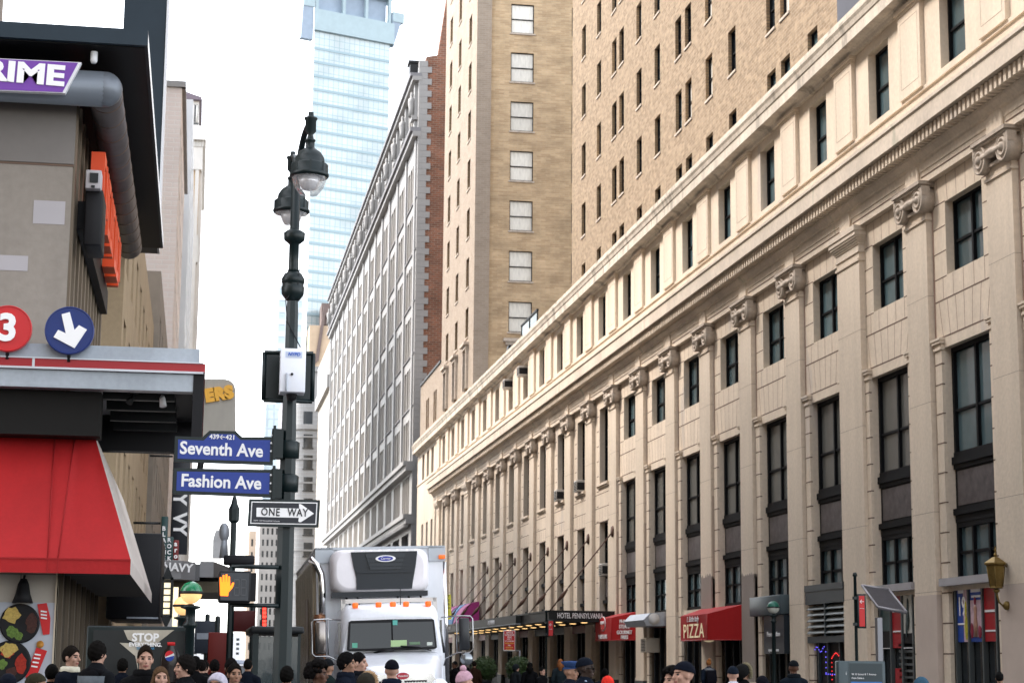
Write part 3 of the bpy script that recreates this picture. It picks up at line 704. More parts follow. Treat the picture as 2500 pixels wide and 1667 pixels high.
# ---------------------------------------------------------------- red awning
aw_ = thing('shop_awning', 'large bright red hipped awning over the corner shop', 'awning', (-6, 31, 3))
YA = 30.75
BR = at(319,1372,YA); BZ = at(300,1401,YA).z; TR = at(228,1052,YF-.02); zt_ = TR.z; xr = BR.x; zb_ = at(300,1366,YA).z
x1 = at(142,1352,YA).x; xt1 = at(185,1052,YF).x
b = MB()
def cloth(A_, B_, C_, D_, nu, nv):      # A-B bottom edge, D-C top edge; sags and puckers a little
    A_, B_, C_, D_ = map(Vector, (A_, B_, C_, D_)); rows = []
    for j in range(nv+1):
        v = j/nv; row = []
        for i in range(nu+1):
            u_ = i/nu; P = (A_.lerp(B_, u_)).lerp(D_.lerp(C_, u_), v); s_ = math.sin(math.pi*v)*min(1, 6*u_*(1-u_)+.0)
            P = P + Vector((0, .035*s_ + .006*math.sin(P.x*9+v*5)*s_, -.03*s_ + .008*math.sin(P.x*5.3-v*4)*s_)); row.append(P)
        rows.append(row)
    b.loft(rows, 0, False, False)
cloth((-7,YA,zb_),(x1,YA,zb_),(xt1,YF-.01,zt_),(-7,YF-.01,zt_), 40, 8); cloth((x1,YA,zb_),(xr,YA,zb_),(TR.x,YF-.01,zt_),(xt1,YF-.01,zt_), 10, 8)
b.quad((-7,YA,BZ),(xr,YA,BZ),(xr,YA,zb_),(-7,YA,zb_),1)
b.build('front_slope', [redfab, redfab], aw_, world=True)
b = MB()
b.quad((xr,YA,zb_),(xr,46,zb_),(TR.x,46,zt_),(TR.x,YF-.01,zt_),0); b.quad((xr,YA,BZ),(xr,46,BZ),(xr,46,zb_),(xr,YA,zb_),0)
b.build('side_slope', mat('weathered pale awning side', (.55,.50,.47), .6, var=.15), aw_, world=True)  # side slope in a pale colour, front slope in red
b = MB(); b.box(-30, xr, YA-.012, YA+.02, zb_-.012, zb_+.012); 
for x in (at(117,1352,YA).x, x1): b.box(x-.01, x+.01, YA-.008, YA+.01, BZ, zb_)
for (a0, a1) in ((at(117,1352,YA).x, at(135,1052,YF).x), (x1, xt1)): b.tube([(a0,YA-.005,zb_),(a1,YF-.015,zt_)], .012, 6)
b.build('seam', mat('dark red seam', (.30,.01,.012), .7, var=0), aw_, world=True)
b = MB()
for i in range(9): b.box(-30, xr-.05, YA+.1+i*.13, YA+.14+i*.13, BZ+.06, BZ+.1, 0)
b.quad((-30,YA+.02,BZ+.14),(xr-.03,YA+.02,BZ+.14),(xr-.03,46,BZ+.14),(-30,46,BZ+.14), 1)
b.build('soffit', [steelgrey, mat('dark soffit', (.07,.07,.075), .6, var=.1)], aw_, world=True)
# shop front beneath
b = MB(); px = at(137,1500,YF).x
b.box(-30, px, YF-.06, YF+.2, .15, BZ+.2, 0); b.box(px, XW+.06, YF-.12, YF+.25, .15, BZ+.3, 1); b.box(XW-.15, XW+.02, YF+.3, 46, .15, 4.6, 2)
for i in range(8): b.box(XW-.1, XW+.08, YF+1.4+i*1.7, YF+1.6+i*1.7, .15, 4.6, 3)
b.build('shop_front', [tilew, creamtrim, pane_dark, beigem], corner, world=True)
bl = thing('wall_lamp', 'black bell shaped lamp on the tiled wall under the red awning', 'lamp', tuple(at(56,1450,YF-.2)))
MB().lathe([(.0,.26),(.05,.25),(.09,.16),(.12,.0),(.17,-.14),(.15,-.14),(.03,.1)], (0,0,0), 18).build('shade', black, bl); MB().ell((0,0,-.04),(.035,.035,.05),10,8).build('bulb', mat('warm bulb', (1,.8,.5), .4, var=0, emit=.4), bl); MB().tube([(0,0,.22),(0,.12,.3),(0,.2,.3)], .02, 8).build('arm', black, bl)
# food poster
fp = thing('food_poster', 'pale wall poster of two dark bowls of food with red tags', 'poster', tuple(at(60,1600,YF-.1)))
p, q = at(-60,1468,YF-.1), at(124,1690,YF-.1)
MB().box(p.x, q.x, YF-.1, YF-.06, q.z-.5, p.z).build('board', mat('pale grey blue poster', (.45,.48,.55), .5, var=.08), fp, world=True)
yel = mat('yellow rice print', (.50,.36,.10), .7, var=.3, scale=30, fine=.3); grn = mat('green salad print', (.12,.20,.04), .7, var=.5, scale=30); redf = mat('red sauce print', (.36,.025,.012), .6, var=.4, scale=25); brn = mat('brown meat print', (.06,.02,.015), .6, var=.5, scale=25)
for (cx, cy, r, items) in ((48,1521,46,((28,1500,28,24,yel),(78,1520,20,26,brn),(30,1542,22,16,grn),(44,1552,14,12,grn))),(22,1616,50,((22,1585,26,20,yel),(18,1590,20,17,redf),(52,1620,18,28,redf),(5,1620,16,14,grn),(30,1640,18,16,brn)))):
    p = at(cx, cy, YF-.12); k = YF/F
    MB().lathe([(0,.0),(r*k,.0),(r*k,-.015),(r*k*.93,-.03),(0,-.02)], (0,0,0), 36, axis='y', sm=False).build('bowl', black, fp, p-WL[fp.name])
    for (x, y, a, c_, m_) in items:
        p = at(x, y, YF-.14); 
        rr = [(1+.22*random.uniform(-1,1)) for _ in range(16)]
        pts = [(p.x+a*.7*k*rr[i]*math.cos(i*math.pi/8), YF-.155-.002*random.random(), p.z+c_*.8*k*rr[i]*math.sin(i*math.pi/8)) for i in range(16)]
        MB().prism(pts, (0,.02,0)).build('food', m_, fp, world=True)
for (q4, txt, tx, ty, rot) in (([(91,1474),(114,1471),(123,1508),(121,1547),(105,1549),(97,1510)], 'SPICY\nRICE\nBOWL', 107, 1505, -10),([(89,1579),(115,1588),(88,1653),(62,1653)], 'FRESH\nEVERY\nDAY', 89, 1615, 20)):
    MB().prism([at(x,y,YF-.13) for x, y in q4], (0,.015,0)).build('tag', redpaint, fp, world=True)
p = at(98,1572,YF-.12); MB().lathe([(0,0),(.06,0),(.06,-.02),(0,-.03)], (0,0,0), 14, axis='y').build('food', mat('orange print', (.45,.2,.03), .6, var=.2), fp, p-WL[fp.name])
for (x, y) in ((107,1492),(107,1500),(107,1508),(92,1597),(90,1606),(87,1616),(84,1626)):
    p = at(x, y, YF-.145); MB().box(-.05,.05,-.002,.002,-.012,.012).build('lettering', signwhite_dull, fp, p-WL[fp.name], (0,R(8),0))
# black sign box beyond the awning and bus stop advert
p, q = at(318,1300,47), at(388,1512,47)
t = thing('sign_box', 'black hanging sign box just right of the red awning', 'sign', (p.x, 49, q.z))
MB().bbox(p.x-.5, q.x, 47, 52, q.z, p.z, .05).build('case', black, t, world=True); MB().box(p.x, q.x-.02, 46.97, 47.01, q.z+.02, q.z+.06).build('trim', steelgrey, t, world=True)
ad = thing('advert_panel', 'dark framed street advert panel showing a bottle and the word STOP', 'poster', tuple(at(335,1640,27.8))[:2] + (.15,))
p, q = at(213,1526,27.8), at(456,1700,27.8)
b = MB(); b.bbox(p.x, q.x, 27.75, 28.0, .5, p.z, .03); b.box(p.x+.1, p.x+.2, 27.8, 27.95, .15, .6); b.box(q.x-.2, q.x-.1, 27.8, 27.95, .15, .6); b.build('frame', postgreen, ad, world=True)
p2, q2 = at(228,1537,27.7), at(446,1700,27.7)
MB().box(p2.x, q2.x, 27.72, 27.76, .65, p2.z).build('poster', mat('dark poster print', (.010,.012,.013), .35, var=.5, scale=1.2), ad, world=True)
cream = mat('cream splash print', (.50,.46,.38), .4, var=.25, scale=5)
MB().prism([at(x,y,27.715) for x, y in ((302,1537),(425,1537),(398,1558),(380,1572),(350,1576),(335,1600),(338,1640),(330,1600),(292,1568),(335,1570),(312,1560))], (0,.01,0)).build('splash', cream, ad, world=True)
pp = at(355,1556,27.7); text('STOP', .155, signwhite, ad, (pp.x,27.705,pp.z), FACE_CAM, .003, bold=.006)
pp = at(355,1573,27.7); text('EVERYTHING.', .075, signwhite, ad, (pp.x,27.704,pp.z), FACE_CAM, .003, bold=.003)
pp = at(355,1582,27.7); text('ZERO SUGAR', .042, mat('blue lettering', (.05,.25,.45), .5, var=0), ad, (pp.x,27.704,pp.z), FACE_CAM, .003, bold=.001)
pb_ = at(417,1600,27.68); k = 27.7/F
b = MB(); b.loft([[(r*k*math.cos(a)+0, r*k*math.sin(a)*.15, -z*k) for a in [2*math.pi*j/16 for j in range(16)]] for r, z in ((8,-30),(9,-27),(8,-24),(10,-20),(18,-8),(23,5),(24,25),(22,40),(24,60),(24,90))]); b.build('bottle', mat('dark bottle print', (.015,.01,.01), .15, var=.3, scale=9), ad, pb_-WL[ad.name])
MB().loft([[(9*k*math.cos(a), 9*k*math.sin(a)*.2-.01, -z*k) for a in [2*math.pi*j/16 for j in range(16)]] for z in (-32,-24)]).build('bottle_cap', redpaint, ad, pb_-WL[ad.name])
def halfdisc(r, a0, a1, w_=0): return [(r*math.cos(a0+(a1-a0)*i/16), 0, r*math.sin(a0+(a1-a0)*i/16)) for i in range(17)]
lc_ = at(414,1600,27.6); r = 11*k
MB().prism(halfdisc(r, 0, 2*math.pi)[:-1], (0,.004,0)).build('emblem', signwhite, ad, (lc_.x-WL[ad.name].x, 27.655-WL[ad.name].y, lc_.z-WL[ad.name].z))
MB().prism(halfdisc(r*.94, R(25), R(205)), (0,.004,0)).build('emblem', mat('logo red', (.62,.02,.03), .5, var=0), ad, (lc_.x-WL[ad.name].x, 27.651-WL[ad.name].y, lc_.z-WL[ad.name].z+.012))
MB().prism(halfdisc(r*.94, R(195), R(375)), (0,.004,0)).build('emblem', mat('logo blue', (.02,.06,.35), .5, var=0), ad, (lc_.x-WL[ad.name].x, 27.651-WL[ad.name].y, lc_.z-WL[ad.name].z-.012))
# ================================================================== left frontage further up
def building(name, label, x0, x1, y0, y1, z1, m, holes_front=None, holes_side=None, pn=pane_dark, depth=.3):
    t = thing(name, label, 'building', ((x0+x1)/2, y0, 0))
    b = MB(); hf = holes_front or []; hs2 = holes_side or []
    b.wall((0,y0,0), (1,0,0), (0,0,1), x0, x1, 0, z1, hf, depth, (0,-1,0))
    b.wall((x1,0,0), (0,1,0), (0,0,1), y0, y1, 0, z1, hs2, depth, (1,0,0))
    b.wall((x0,0,0), (0,1,0), (0,0,1), y0, y1, 0, z1, [], depth, (-1,0,0)); b.quad((x1,y1,0),(x0,y1,0),(x0,y1,z1),(x1,y1,z1)); b.quad((x0,y0,z1),(x1,y0,z1),(x1,y1,z1),(x0,y1,z1))
    b.build('wall', m, t, world=True)
    for i, h in enumerate(hf[:100]): MB().quad((h[0],y0+depth,h[2]),(h[1],y0+depth,h[2]),(h[1],y0+depth,h[3]),(h[0],y0+depth,h[3])).box((h[0]+h[1])/2-.05,(h[0]+h[1])/2+.05,y0+depth-.06,y0+depth-.01,h[2],h[3]).box(h[0],h[1],y0+depth-.06,y0+depth-.01,(h[2]+h[3])/2-.05,(h[2]+h[3])/2+.05).build('window', pn, t, world=True)
    for i, h in enumerate(hs2[:max(0,100-len(hf))]): MB().quad((x1-depth,h[0],h[2]),(x1-depth,h[1],h[2]),(x1-depth,h[1],h[3]),(x1-depth,h[0],h[3])).build('window', pn, t, world=True)
    return t
def grid(u0, u1, n, v0, v1, k, fw=.5, fh=.6):
    du, dv = (u1-u0)/n, (v1-v0)/k
    return [(u0+du*(i+.5-fw/2), u0+du*(i+.5+fw/2), v0+dv*(j+.5-fh/2), v0+dv*(j+.5+fh/2)) for i in range(n) for j in range(k)]
tanstone = mat('tan stone front', (.40,.30,.19), .8, var=.18, scale=.6, fine=.06)
building('shop_building', 'low tan stone shop building behind the corner building on the left', -22, -2.2, 50, 80, 15.5, tanstone, grid(-20,-3,5,5,14,3), grid(50,80,8,5,14.5,3,.4))
building('shop_building', 'dark brown shop building between the tan shops and the pink brick block', -22, -2.0, 80.5, 120, 18, mat('brown grey stone', (.26,.22,.18), .8, var=.25, scale=.5), [], grid(81,120,9,5,17,4,.4))
t = building('apartment_block', 'tall pale pink brick block with a plain end wall on the left', -20, -2.15, 121, 150, 38.5, brick('pale pink end wall brick', (.74,.66,.62), (.72,.63,.59), (.74,.69,.66), .9, .3, .12, mott=.08), [], grid(121,150,6,4,37,10,.5), pn=pane)
MB().box(-2.6, -1.9, 121-.1, 150, 38.5, 38.9).box(-20, -1.9, 120.8, 121.2, 38.5, 38.9).build('parapet', limestone, t, world=True)
t = building('office_block', 'slim bluish white block squeezed behind the pale pink brick wall', -18, -1.75, 152, 200, 47, mat('bluish white cladding', (.70,.74,.78), .4, var=.1, scale=.3), grid(-6,-1.9,2,5,46,12,.4), grid(152,200,8,5,46,12,.5), pn=pane)
b = MB(); b.box(-60,-26,112,240,.15,71); tag(b.build('rear_shade_block', brick_grey), 'unseen plain block added behind the left shop row to shade the hotel, outside the picture', 'building')  # unseen block, put in to keep sun off the lower hotel front
# ornate tower
t = thing('ornate_tower', 'pale ornate tower with a colonnaded crown and dark roof far up the left side', 'building', (-7, 250, 0))
paleorn = mat('pale ornate stone', (.72,.70,.66), .7, var=.12, scale=.3); tanp = mat('tan brick panels', (.58,.43,.28), .8, var=.15, scale=.3)
def zz(y, Y=250): return at(470,y,Y).z
b = MB()
b.box(-13,-1.75,250,290,0,zz(640),1); b.box(-13,-1.55,249.8,290,zz(640),zz(575),0); b.box(-13,-1.7,250,290,zz(575),zz(415),1); b.box(-13,-1.4,249.6,290,zz(415),zz(345),0); b.box(-13,-1.0,249,290,zz(345),zz(318),0); b.box(-13,-1.3,249.6,290,zz(318),zz(308),0)
b.box(-13,-2.1,250,290,zz(308),zz(245),0)
for x in (-5.2,-3.9,-2.0): b.box(x-.25,x+.25,249.7,250.2,0,zz(415),0)
for i in range(9): b.box(-1.75,-1.35,251+i*4.4,252+i*4.4,0,zz(415),0)
for i in range(14): b.box(-6+i*.38,-5.85+i*.38,249.4,249.7,zz(360),zz(345),0)
b.build('shaft', [paleorn, tanp], t, world=True)
b = MB()
for i in range(10): x = -6.5+i*.46; b.lathe([(.12,0),(.12,zz(258)-zz(300))], (x,249.8,zz(300)), 8)
b.build('colonnade', paleorn, t, world=True)
b = MB(); b.box(-6.6,-2.2,249.95,249.98,zz(298),zz(256)); b.box(-13,-2.05,249.93,249.97,zz(304),zz(300)); b.build('crown_windows', pane_dark, t, world=True)
b = MB(); b.prism([(-13,249.3,zz(245)),(-1.7,249.3,zz(247)),(-1.8,249.3,zz(240)),(-4,249.3,zz(228)),(-13,249.3,zz(226))], (0,40,0)); b.build('roof', mat('purple grey roof', (.16,.13,.16), .6, var=.2), t, world=True)
# ================================================================== glass tower and distant blocks
u = ray(9300,1690); u = Vector((u.x,u.y,0)).normalized(); ang = math.atan2(u.y, u.x)
GY = 430.; p0 = at(768,60,GY)
gt = thing('glass_tower', 'very tall pale blue glass tower with a stepped crown behind the street', 'building', (p0.x, GY, 0), ang)
lpx = at(952,60,GY)
def tpar(px, py):           # distance along the tower face that lands at px
    lo, hi = 0, 60
    for _ in range(40):
        md = (lo+hi)/2; P = Vector((p0.x, GY, at(768,py,GY).z)) + u*md
        d = P-Vector((0,0,CAMH)); sx = 1250+F*d.dot(CR)/d.dot(CF)
        if sx < px: lo = md
        else: hi = md
    return lo
WT = tpar(952, 60); Zt = at(768,75,GY).z
gl = bpy.data.materials.new('pale curtain wall glass'); gl.use_nodes = True
n = gl.node_tree.nodes; l = gl.node_tree.links; bb = n['Principled BSDF']; bb.inputs['Roughness'].default_value = .12; bb.inputs['Specular IOR Level'].default_value = .8
tc = n.new('ShaderNodeTexCoord'); sp = n.new('ShaderNodeSeparateXYZ'); l.new(tc.outputs['Object'], sp.inputs[0]); a_ = n.new('ShaderNodeMath'); l.new(sp.outputs[0], a_.inputs[0]); l.new(sp.outputs[1], a_.inputs[1]); cb_ = n.new('ShaderNodeCombineXYZ'); l.new(a_.outputs[0], cb_.inputs[0]); l.new(sp.outputs[2], cb_.inputs[1])
bt = n.new('ShaderNodeTexBrick'); bt.offset = 0; l.new(cb_.outputs[0], bt.inputs[0]); bt.inputs['Scale'].default_value = 1; bt.inputs['Brick Width'].default_value = 1.32; bt.inputs['Row Height'].default_value = 1.67; bt.inputs['Mortar Size'].default_value = .09; bt.inputs['Color1'].default_value = (.50,.575,.595,1); bt.inputs['Color2'].default_value = (.44,.535,.565,1); bt.inputs['Mortar'].default_value = (.30,.42,.46,1)
nz = n.new('ShaderNodeTexNoise'); nz.inputs['Scale'].default_value = .12; nz.inputs['Detail'].default_value = 6
mr = n.new('ShaderNodeMapRange'); mr.inputs[1].default_value = .45; mr.inputs[2].default_value = .7; mr.inputs[3].default_value = 1; mr.inputs[4].default_value = .72
l.new(tc.outputs['Object'], nz.inputs['Vector']); l.new(nz.outputs[0], mr.inputs[0])
mx = n.new('ShaderNodeVectorMath'); mx.operation = 'SCALE'; l.new(bt.outputs[0], mx.inputs[0]); l.new(mr.outputs[0], mx.inputs['Scale']); l.new(mx.outputs[0], bb.inputs['Base Color'])
bandm = mat('pale blue spandrel', (.30,.41,.46), .3, var=.06); crownm = mat('pale blue crown panel', (.36,.46,.50), .35, var=.08); crownd = mat('grey blue recess', (.30,.37,.46), .5, var=.1)
vd = Vector((p0.x, GY, 0)).normalized(); lx = 30*(vd.dot(u))/(vd.dot(Vector((-u.y,u.x,0))))+1.5
MB().prism([(0,0,0),(WT,0,0),(WT+4,30,0),(lx,30,0)], (0,0,Zt)).build('curtain_wall', gl, gt)
b = MB(); z = 20
while z < Zt-2: b.prism([(-.08,-.12,z),(WT+.08,-.12,z),(WT+4.1,30,z),(lx,30,z)], (0,0,.62)); z += 3.35
b.build('floor_band', bandm, gt)
b = MB()
def sk(x0, x1, y0, z0, z1, m_=0): q = (24-y0)/30*lx; b.prism([(x0,y0,z0),(x1,y0,z0),(x1+3,24,z0),(x0+q,24,z0)], (0,0,z1-z0), m_)
sk(-.5, WT+.8, -.8, Zt, Zt+5.2); sk(-.3, WT+.4, -.3, Zt+11.2, Zt+16); sk(.4, WT-.6, 1.2, Zt+5.2, Zt+11.2, 1)
for x in (.1, WT*.36, WT*.66, WT-.6): b.box(x, x+.7, -.3, .6, Zt+5.2, Zt+11.2, 0)
sk(1, WT-5, 0, Zt+16, Zt+24); b.build('crown', [crownm, crownd], gt)
b = MB(); b.prism([(-3.6,-.5,Zt-2.5),(-.5,-.5,Zt-2.5),(-.5,-.5,Zt+7.5),(-3.1,-.5,Zt+7.5)], (0,1.5,0), 0); b.box(-3.2,-.4,-.7,1.2,Zt+5.5,Zt+8.6,1); b.build('side_wing', [crownd, crownm], gt)
b = MB(); b.prism([(WT+.8,-.5,Zt-.5),(WT+3.2,-.5,Zt+7.5),(WT+.2,-.5,Zt+7.5)], (0,1.5,0), 0); b.box(WT+.4,WT+3.4,-.7,1.5,Zt+5.8,Zt+8.2,1); b.build('side_wing', [crownd, crownm], gt)
MB().tube([(-1.9,-.3,Zt-8),(-1.3,-.3,Zt-1.4)], .06, 6).build('cable', crownm, gt)
# gold glass strip after the white block
t = building('glass_building', 'low golden glass fronted building past the white office block', 24.02, 60, 362.5, 400, 54, brick('golden glass', (.60,.50,.36), (.50,.42,.32), (.28,.24,.2), 1.3, 4, .06, rough=.2, mott=.3, off=0))
MB().box(23.3,24.3,362.4,400,54,56.5).build('cornice', limestone, t, world=True); MB().box(23.7,60,362.6,400,56.5,63).build('upper_storey', limestone, t, world=True)
# white rounded corner block
t = thing('corner_block', 'white stone block with a rounded corner and a tan upper part behind the street pole', 'building', (26, 425, 0))
YB = 420.; xl, xr_ = at(716,1100,YB).x, at(800,1100,YB).x; rr = 3.0
def outline(e=0): 
    pts = [(xr_+e, YB-e)] + [(xl+rr-(rr+e)*math.sin(a*math.pi/16), YB+rr-(rr+e)*math.cos(a*math.pi/16)) for a in range(9)] + [(xl-e, YB+60+e), (xr_+e, YB+60+e)]
    return pts
zt2 = at(760,985,YB).z
b = MB(); b.loft([[(x,y,z) for x, y in outline()] for z in (0, zt2)], 0, sm=False)
for z, e, h in [(at(760,y,YB).z, .25 if i else .7, .35 if i else 1.1) for i, y in enumerate((1048,1068,1180,1122,1232,1290,1345,1400,1455))]: b.loft([[(x,y,zq) for x, y in outline(e)] for zq in (z, z+h)], 0, sm=False)
for i in range(60):
    z = 2+i*.98
    if z < zt2: b.loft([[(x,y,zq) for x, y in outline(.03)] for zq in (z, z+.06)], 1, sm=False)
b.build('wall', [limestone, mat('pale grey joint', (.42,.45,.48), .8, var=0)], t, world=True)
for y in (1020,1076,1127,1180,1232,1288,1340,1395,1450,1505):
    for x in (752, 793):
        p = at(x, y, YB); MB().box(p.x-1.0, p.x+1.0, YB-.06, YB+.1, p.z-1.45, p.z+1.45).box(p.x-1.2,p.x+1.2,YB-.2,YB+.1,p.z-1.8,p.z-1.5).build('window', pane_dark, t, world=True)
b = MB(); z1, z2 = zt2, at(760,790,YB).z
b.box(xl+1, xr_, YB+1, YB+60, z1, at(760,900,YB).z, 0); b.box(xl+3, xr_, YB+2, YB+60, at(760,900,YB).z, z2, 1); b.box(xl+.4, xr_, YB+.4, YB+60, at(760,905,YB).z, at(760,893,YB).z, 0); b.build('upper_part', [limestone, mat('tan upper masonry', (.55,.42,.30), .8, var=.3, scale=.12)], t, world=True)
b = MB(); zq = at(760,765,YB).z; b.prism([(xl+1,YB+1.5,z2-12),(xl+4.5,YB+1.5,z2-7),(xl+6,YB+1.5,zq+2),(xr_,YB+1.5,zq+2),(xr_,YB+1.5,zq),(xl+6.4,YB+1.5,zq),(xl+5.2,YB+1.5,z2-8)], (0,50,0)); b.box(xl+5.6,xl+8.6,YB+3,YB+10,zq-2,zq+3); b.build('roof', mat('brown roof edge', (.16,.12,.11), .7, var=.2), t, world=True)
# distant blocks left of the pole
palefar = mat('pale far masonry', (.66,.66,.68), .6, var=.1, scale=.1)
def far(name, label, x0, x1, yt, Y, dep, m, nx, nz, pn=pane_dark, fw=.45):
    a, c = at(x0,1500,Y).x, at(x1,1500,Y).x; z = at((x0+x1)/2, yt, Y).z
    return building(name, label, a, c, Y, Y+dep, z, m, grid(a+.3,c-.3,nx,4,z-1.5,nz,fw,.55), [], pn)
far('far_block', 'tan brick block at the end of the street left of the pole', 602, 640, 1295, 520, 40, mat('far tan masonry', (.55,.43,.33), .8, var=.2, scale=.15), 3, 9)
far('far_block', 'grey far block directly behind the one way sign', 628, 690, 1240, 470, 30, mat('far grey masonry', (.42,.40,.38), .8, var=.25, scale=.15), 5, 12)
far('far_tower', 'pale glass tower far beyond the street name signs', 632, 676, 985, 640, 30, brick('pale far glass', (.60,.70,.74), (.52,.62,.68), (.45,.52,.56), 2.2, 3.3, .1, rough=.2, mott=.2, off=0), 1, 1, pane, .01)
far('far_tower', 'dark slim slab beside the pale far glass tower', 674, 690, 975, 600, 30, mat('dark far cladding', (.20,.19,.21), .5, var=.2), 1, 1, pane_dark, .01)
far('far_tower', 'faint pale tower furthest away behind the street pole', 655, 720, 690, 900, 40, mat('very pale far cladding', (.60,.64,.67), .4, var=.04), 3, 30, mat('faint pale blue glass', (.50,.60,.65), .3, var=0), .7)
far('far_block', 'low pale block closing the end of the avenue', 470, 610, 1545, 800, 20, palefar, 8, 4)
# ================================================================== street pole with twin lamps
PYD = 26.
base = at(688, 1640, PYD); PX = base.x
pole = thing('street_lamp', 'dark green octagonal street pole with two globe lamps, signs and a signal', 'street lamp', (PX, PYD, .15))
zp = lambda y: at(700, y, PYD).z - .15
b = MB()
prof = [(.26,0),(.26,.35),(.22,.4),(.19,.75),(.165,.9),(.132,1.0),(.128,zp(1500)),(.125,zp(1400)),(.112,zp(1100)),(.098,zp(990)),(.088,zp(760)),(.08,zp(735))]
b.lathe(prof, (0,0,0), 8, sm=False, oct=True)
b.lathe([(.08,zp(735)),(.105,zp(730)),(.155,zp(718)),(.16,zp(700)),(.148,zp(698)),(.148,zp(692)),(.16,zp(690)),(.16,zp(680)),(.12,zp(668)),(.085,zp(664))], (0,0,0), 12)
b.lathe([(.085,zp(664)),(.07,zp(655)),(.07,zp(596)),(.09,zp(594)),(.145,zp(586)),(.15,zp(568)),(.09,zp(562)),(.065,zp(560)),(.062,zp(400)),(.03,zp(395)),(.03,zp(385))], (0,0,0), 12)
b.build('pole', postgreen, pole)
for y in (1098, 1180):
    q = MB(); q.lathe([(.11,zp(y+22)),(.15,zp(y+20)),(.155,zp(y-18)),(.12,zp(y-22))], (0,0,0), 12)
    for dz in (-12,-4,4,12): q.box(-.17,-.10,-.13,.02,zp(y+dz)-.012,zp(y+dz)+.012)
    q.build('clamp', postgreen, pole)
glassl = bpy.data.materials.new('clear ribbed lamp glass'); glassl.use_nodes = True
pb2 = glassl.node_tree.nodes['Principled BSDF']; pb2.inputs['Base Color'].default_value = (.80,.80,.84,1); pb2.inputs['Roughness'].default_value = .12; pb2.inputs['Transmission Weight'].default_value = .55; pb2.inputs['IOR'].default_value = 1.2; pb2.inputs['Alpha'].default_value = .45
for (px, pyy, Y, nm) in ((755, 434, 25.1, 'near'), (711, 521, 26.9, 'far')):
    p = at(px, pyy, Y); rel = p - Vector((PX, PYD, .15))
    b = MB(); b.lathe([(.0,0),(.25,0),(.265,.02),(.265,.05),(.245,.06),(.25,.17),(.235,.19),(.21,.2),(.195,.28),(.15,.35),(.085,.40),(.06,.42),(.06,.50),(.072,.51),(.072,.53),(.05,.54),(.035,.6),(.075,.65),(.075,.8),(.09,.82),(.09,.84),(.04,.86),(.035,.92),(0,.92)], (0,0,0), 28)
    for j in range(8): a = j*math.pi/4; b.box(.24*math.cos(a)-.012,.24*math.cos(a)+.012,.24*math.sin(a)-.012,.24*math.sin(a)+.012,.05,.19)
    h = b.build('lamp_head', postgreen, pole, rel)
    g = MB(); g.lathe([(.235,-.002),(.225,-.06),(.19,-.15),(.12,-.24),(.0,-.27)], (0,0,0), 26, caps=False); g.build('lamp_globe', glassl, h, (0,0,0))
    MB().lathe([(.15,0),(.14,-.08),(.10,-.16),(.0,-.19)], (0,0,0), 18).build('reflector', mat('lamp reflector', (.72,.71,.72), .3, .3, var=.05), h, (0,0,0))
    t = rel + Vector((0,0,.74)); s0 = Vector((0,0,zp(455)))
    pts = []
    for i in range(13):
        f = i/12; q = s0.lerp(t, f); q.z = s0.z + (t.z - s0.z)*math.sin(f*math.pi/2)**.8 + .1*math.sin(f*math.pi); pts.append(q)
    MB().tube(pts, [.05-.015*i/12 for i in range(13)], 10).build('lamp_arm', postgreen, pole)
MB().tube([(.09,-.12,zp(640)),(.06,-.13,zp(700)),(-.1,-.1,zp(735)),(-.07,-.13,zp(790)),(.12,-.13,zp(850))], .008, 6).build('cable', black, pole)
# --- signs clamped on the pole
def sgn(name, label, Y, pts): 
    P = [at(x,y,Y) for x,y in pts]; c = sum(P, Vector())/len(P); return thing(name, label, 'sign', tuple(c)), P, c
def inset(P, d):
    n = len(P); out = []
    for i in range(n):
        a, b_, c = P[i-1], P[i], P[(i+1) % n]; e1 = (b_-a).normalized(); e2 = (c-b_).normalized()
        n1 = Vector((e1.z,0,-e1.x)); n2 = Vector((e2.z,0,-e2.x)); v = (n1+n2).normalized(); k = d/max(.3, v.dot(n1)); out.append(b_+v*k)
    return out
YS = 25.8
def street_sign(name, label, pts, word, wx, wy, size, extra=None):
    t, P, c = sgn(name, label, YS, pts)
    MB().prism(P, (0,.05,0)).build('frame', postgreen, t, world=True)
    I = inset(P, .045)
    MB().prism([p+Vector((0,-.006,0)) for p in I], (0,.02,0)).build('face', signblue, t, world=True)
    w_ = at(wx, wy, YS); text(word, size, signwhite_dull, t, (w_.x, YS-.009, w_.z), (R(90),R(.9),0), .003, bold=.006, sx=.93)
    if extra:
        w_ = at(*extra[1:3], YS); text(extra[0], .088, signwhite_dull, t, (w_.x, YS-.009, w_.z), (R(90),R(.9),0), .003, bold=.002)
    b = MB(); e = P[2] if len(P) == 4 else P[6]
    xr2 = max(p.x for p in P); zt3 = sum(p.z for p in P)/len(P)
    b.box(xr2-.02, PX-.08, YS-.01, YS+.2, zt3-.2, zt3+.2); b.box(xr2-.005, xr2+.03, YS-.04, YS+.06, zt3-.22, zt3+.24)
    b.build('bracket', postgreen, t, world=True)
    b = MB()
    for dz in (-.11, 0, .11): b.ell((xr2-.03,YS-.01,zt3+dz),(.014,.01,.014),8,6)
    b.build('bolt', signwhite, t, world=True)
street_sign('street_sign', 'blue street name sign reading Seventh Ave with a raised tab of house numbers', [(427,1064),(494,1067),(511,1051),(576,1052),(591,1066),(668,1066),(666,1135),(425,1127)], 'Seventh Ave', 541, 1098, .238, ('439\u2190421', 543, 1067))
street_sign('street_sign', 'blue street name sign reading Fashion Ave below the longer one', [(424,1142),(667,1146),(665,1214),(422,1205)], 'Fashion Ave', 540, 1177, .236)
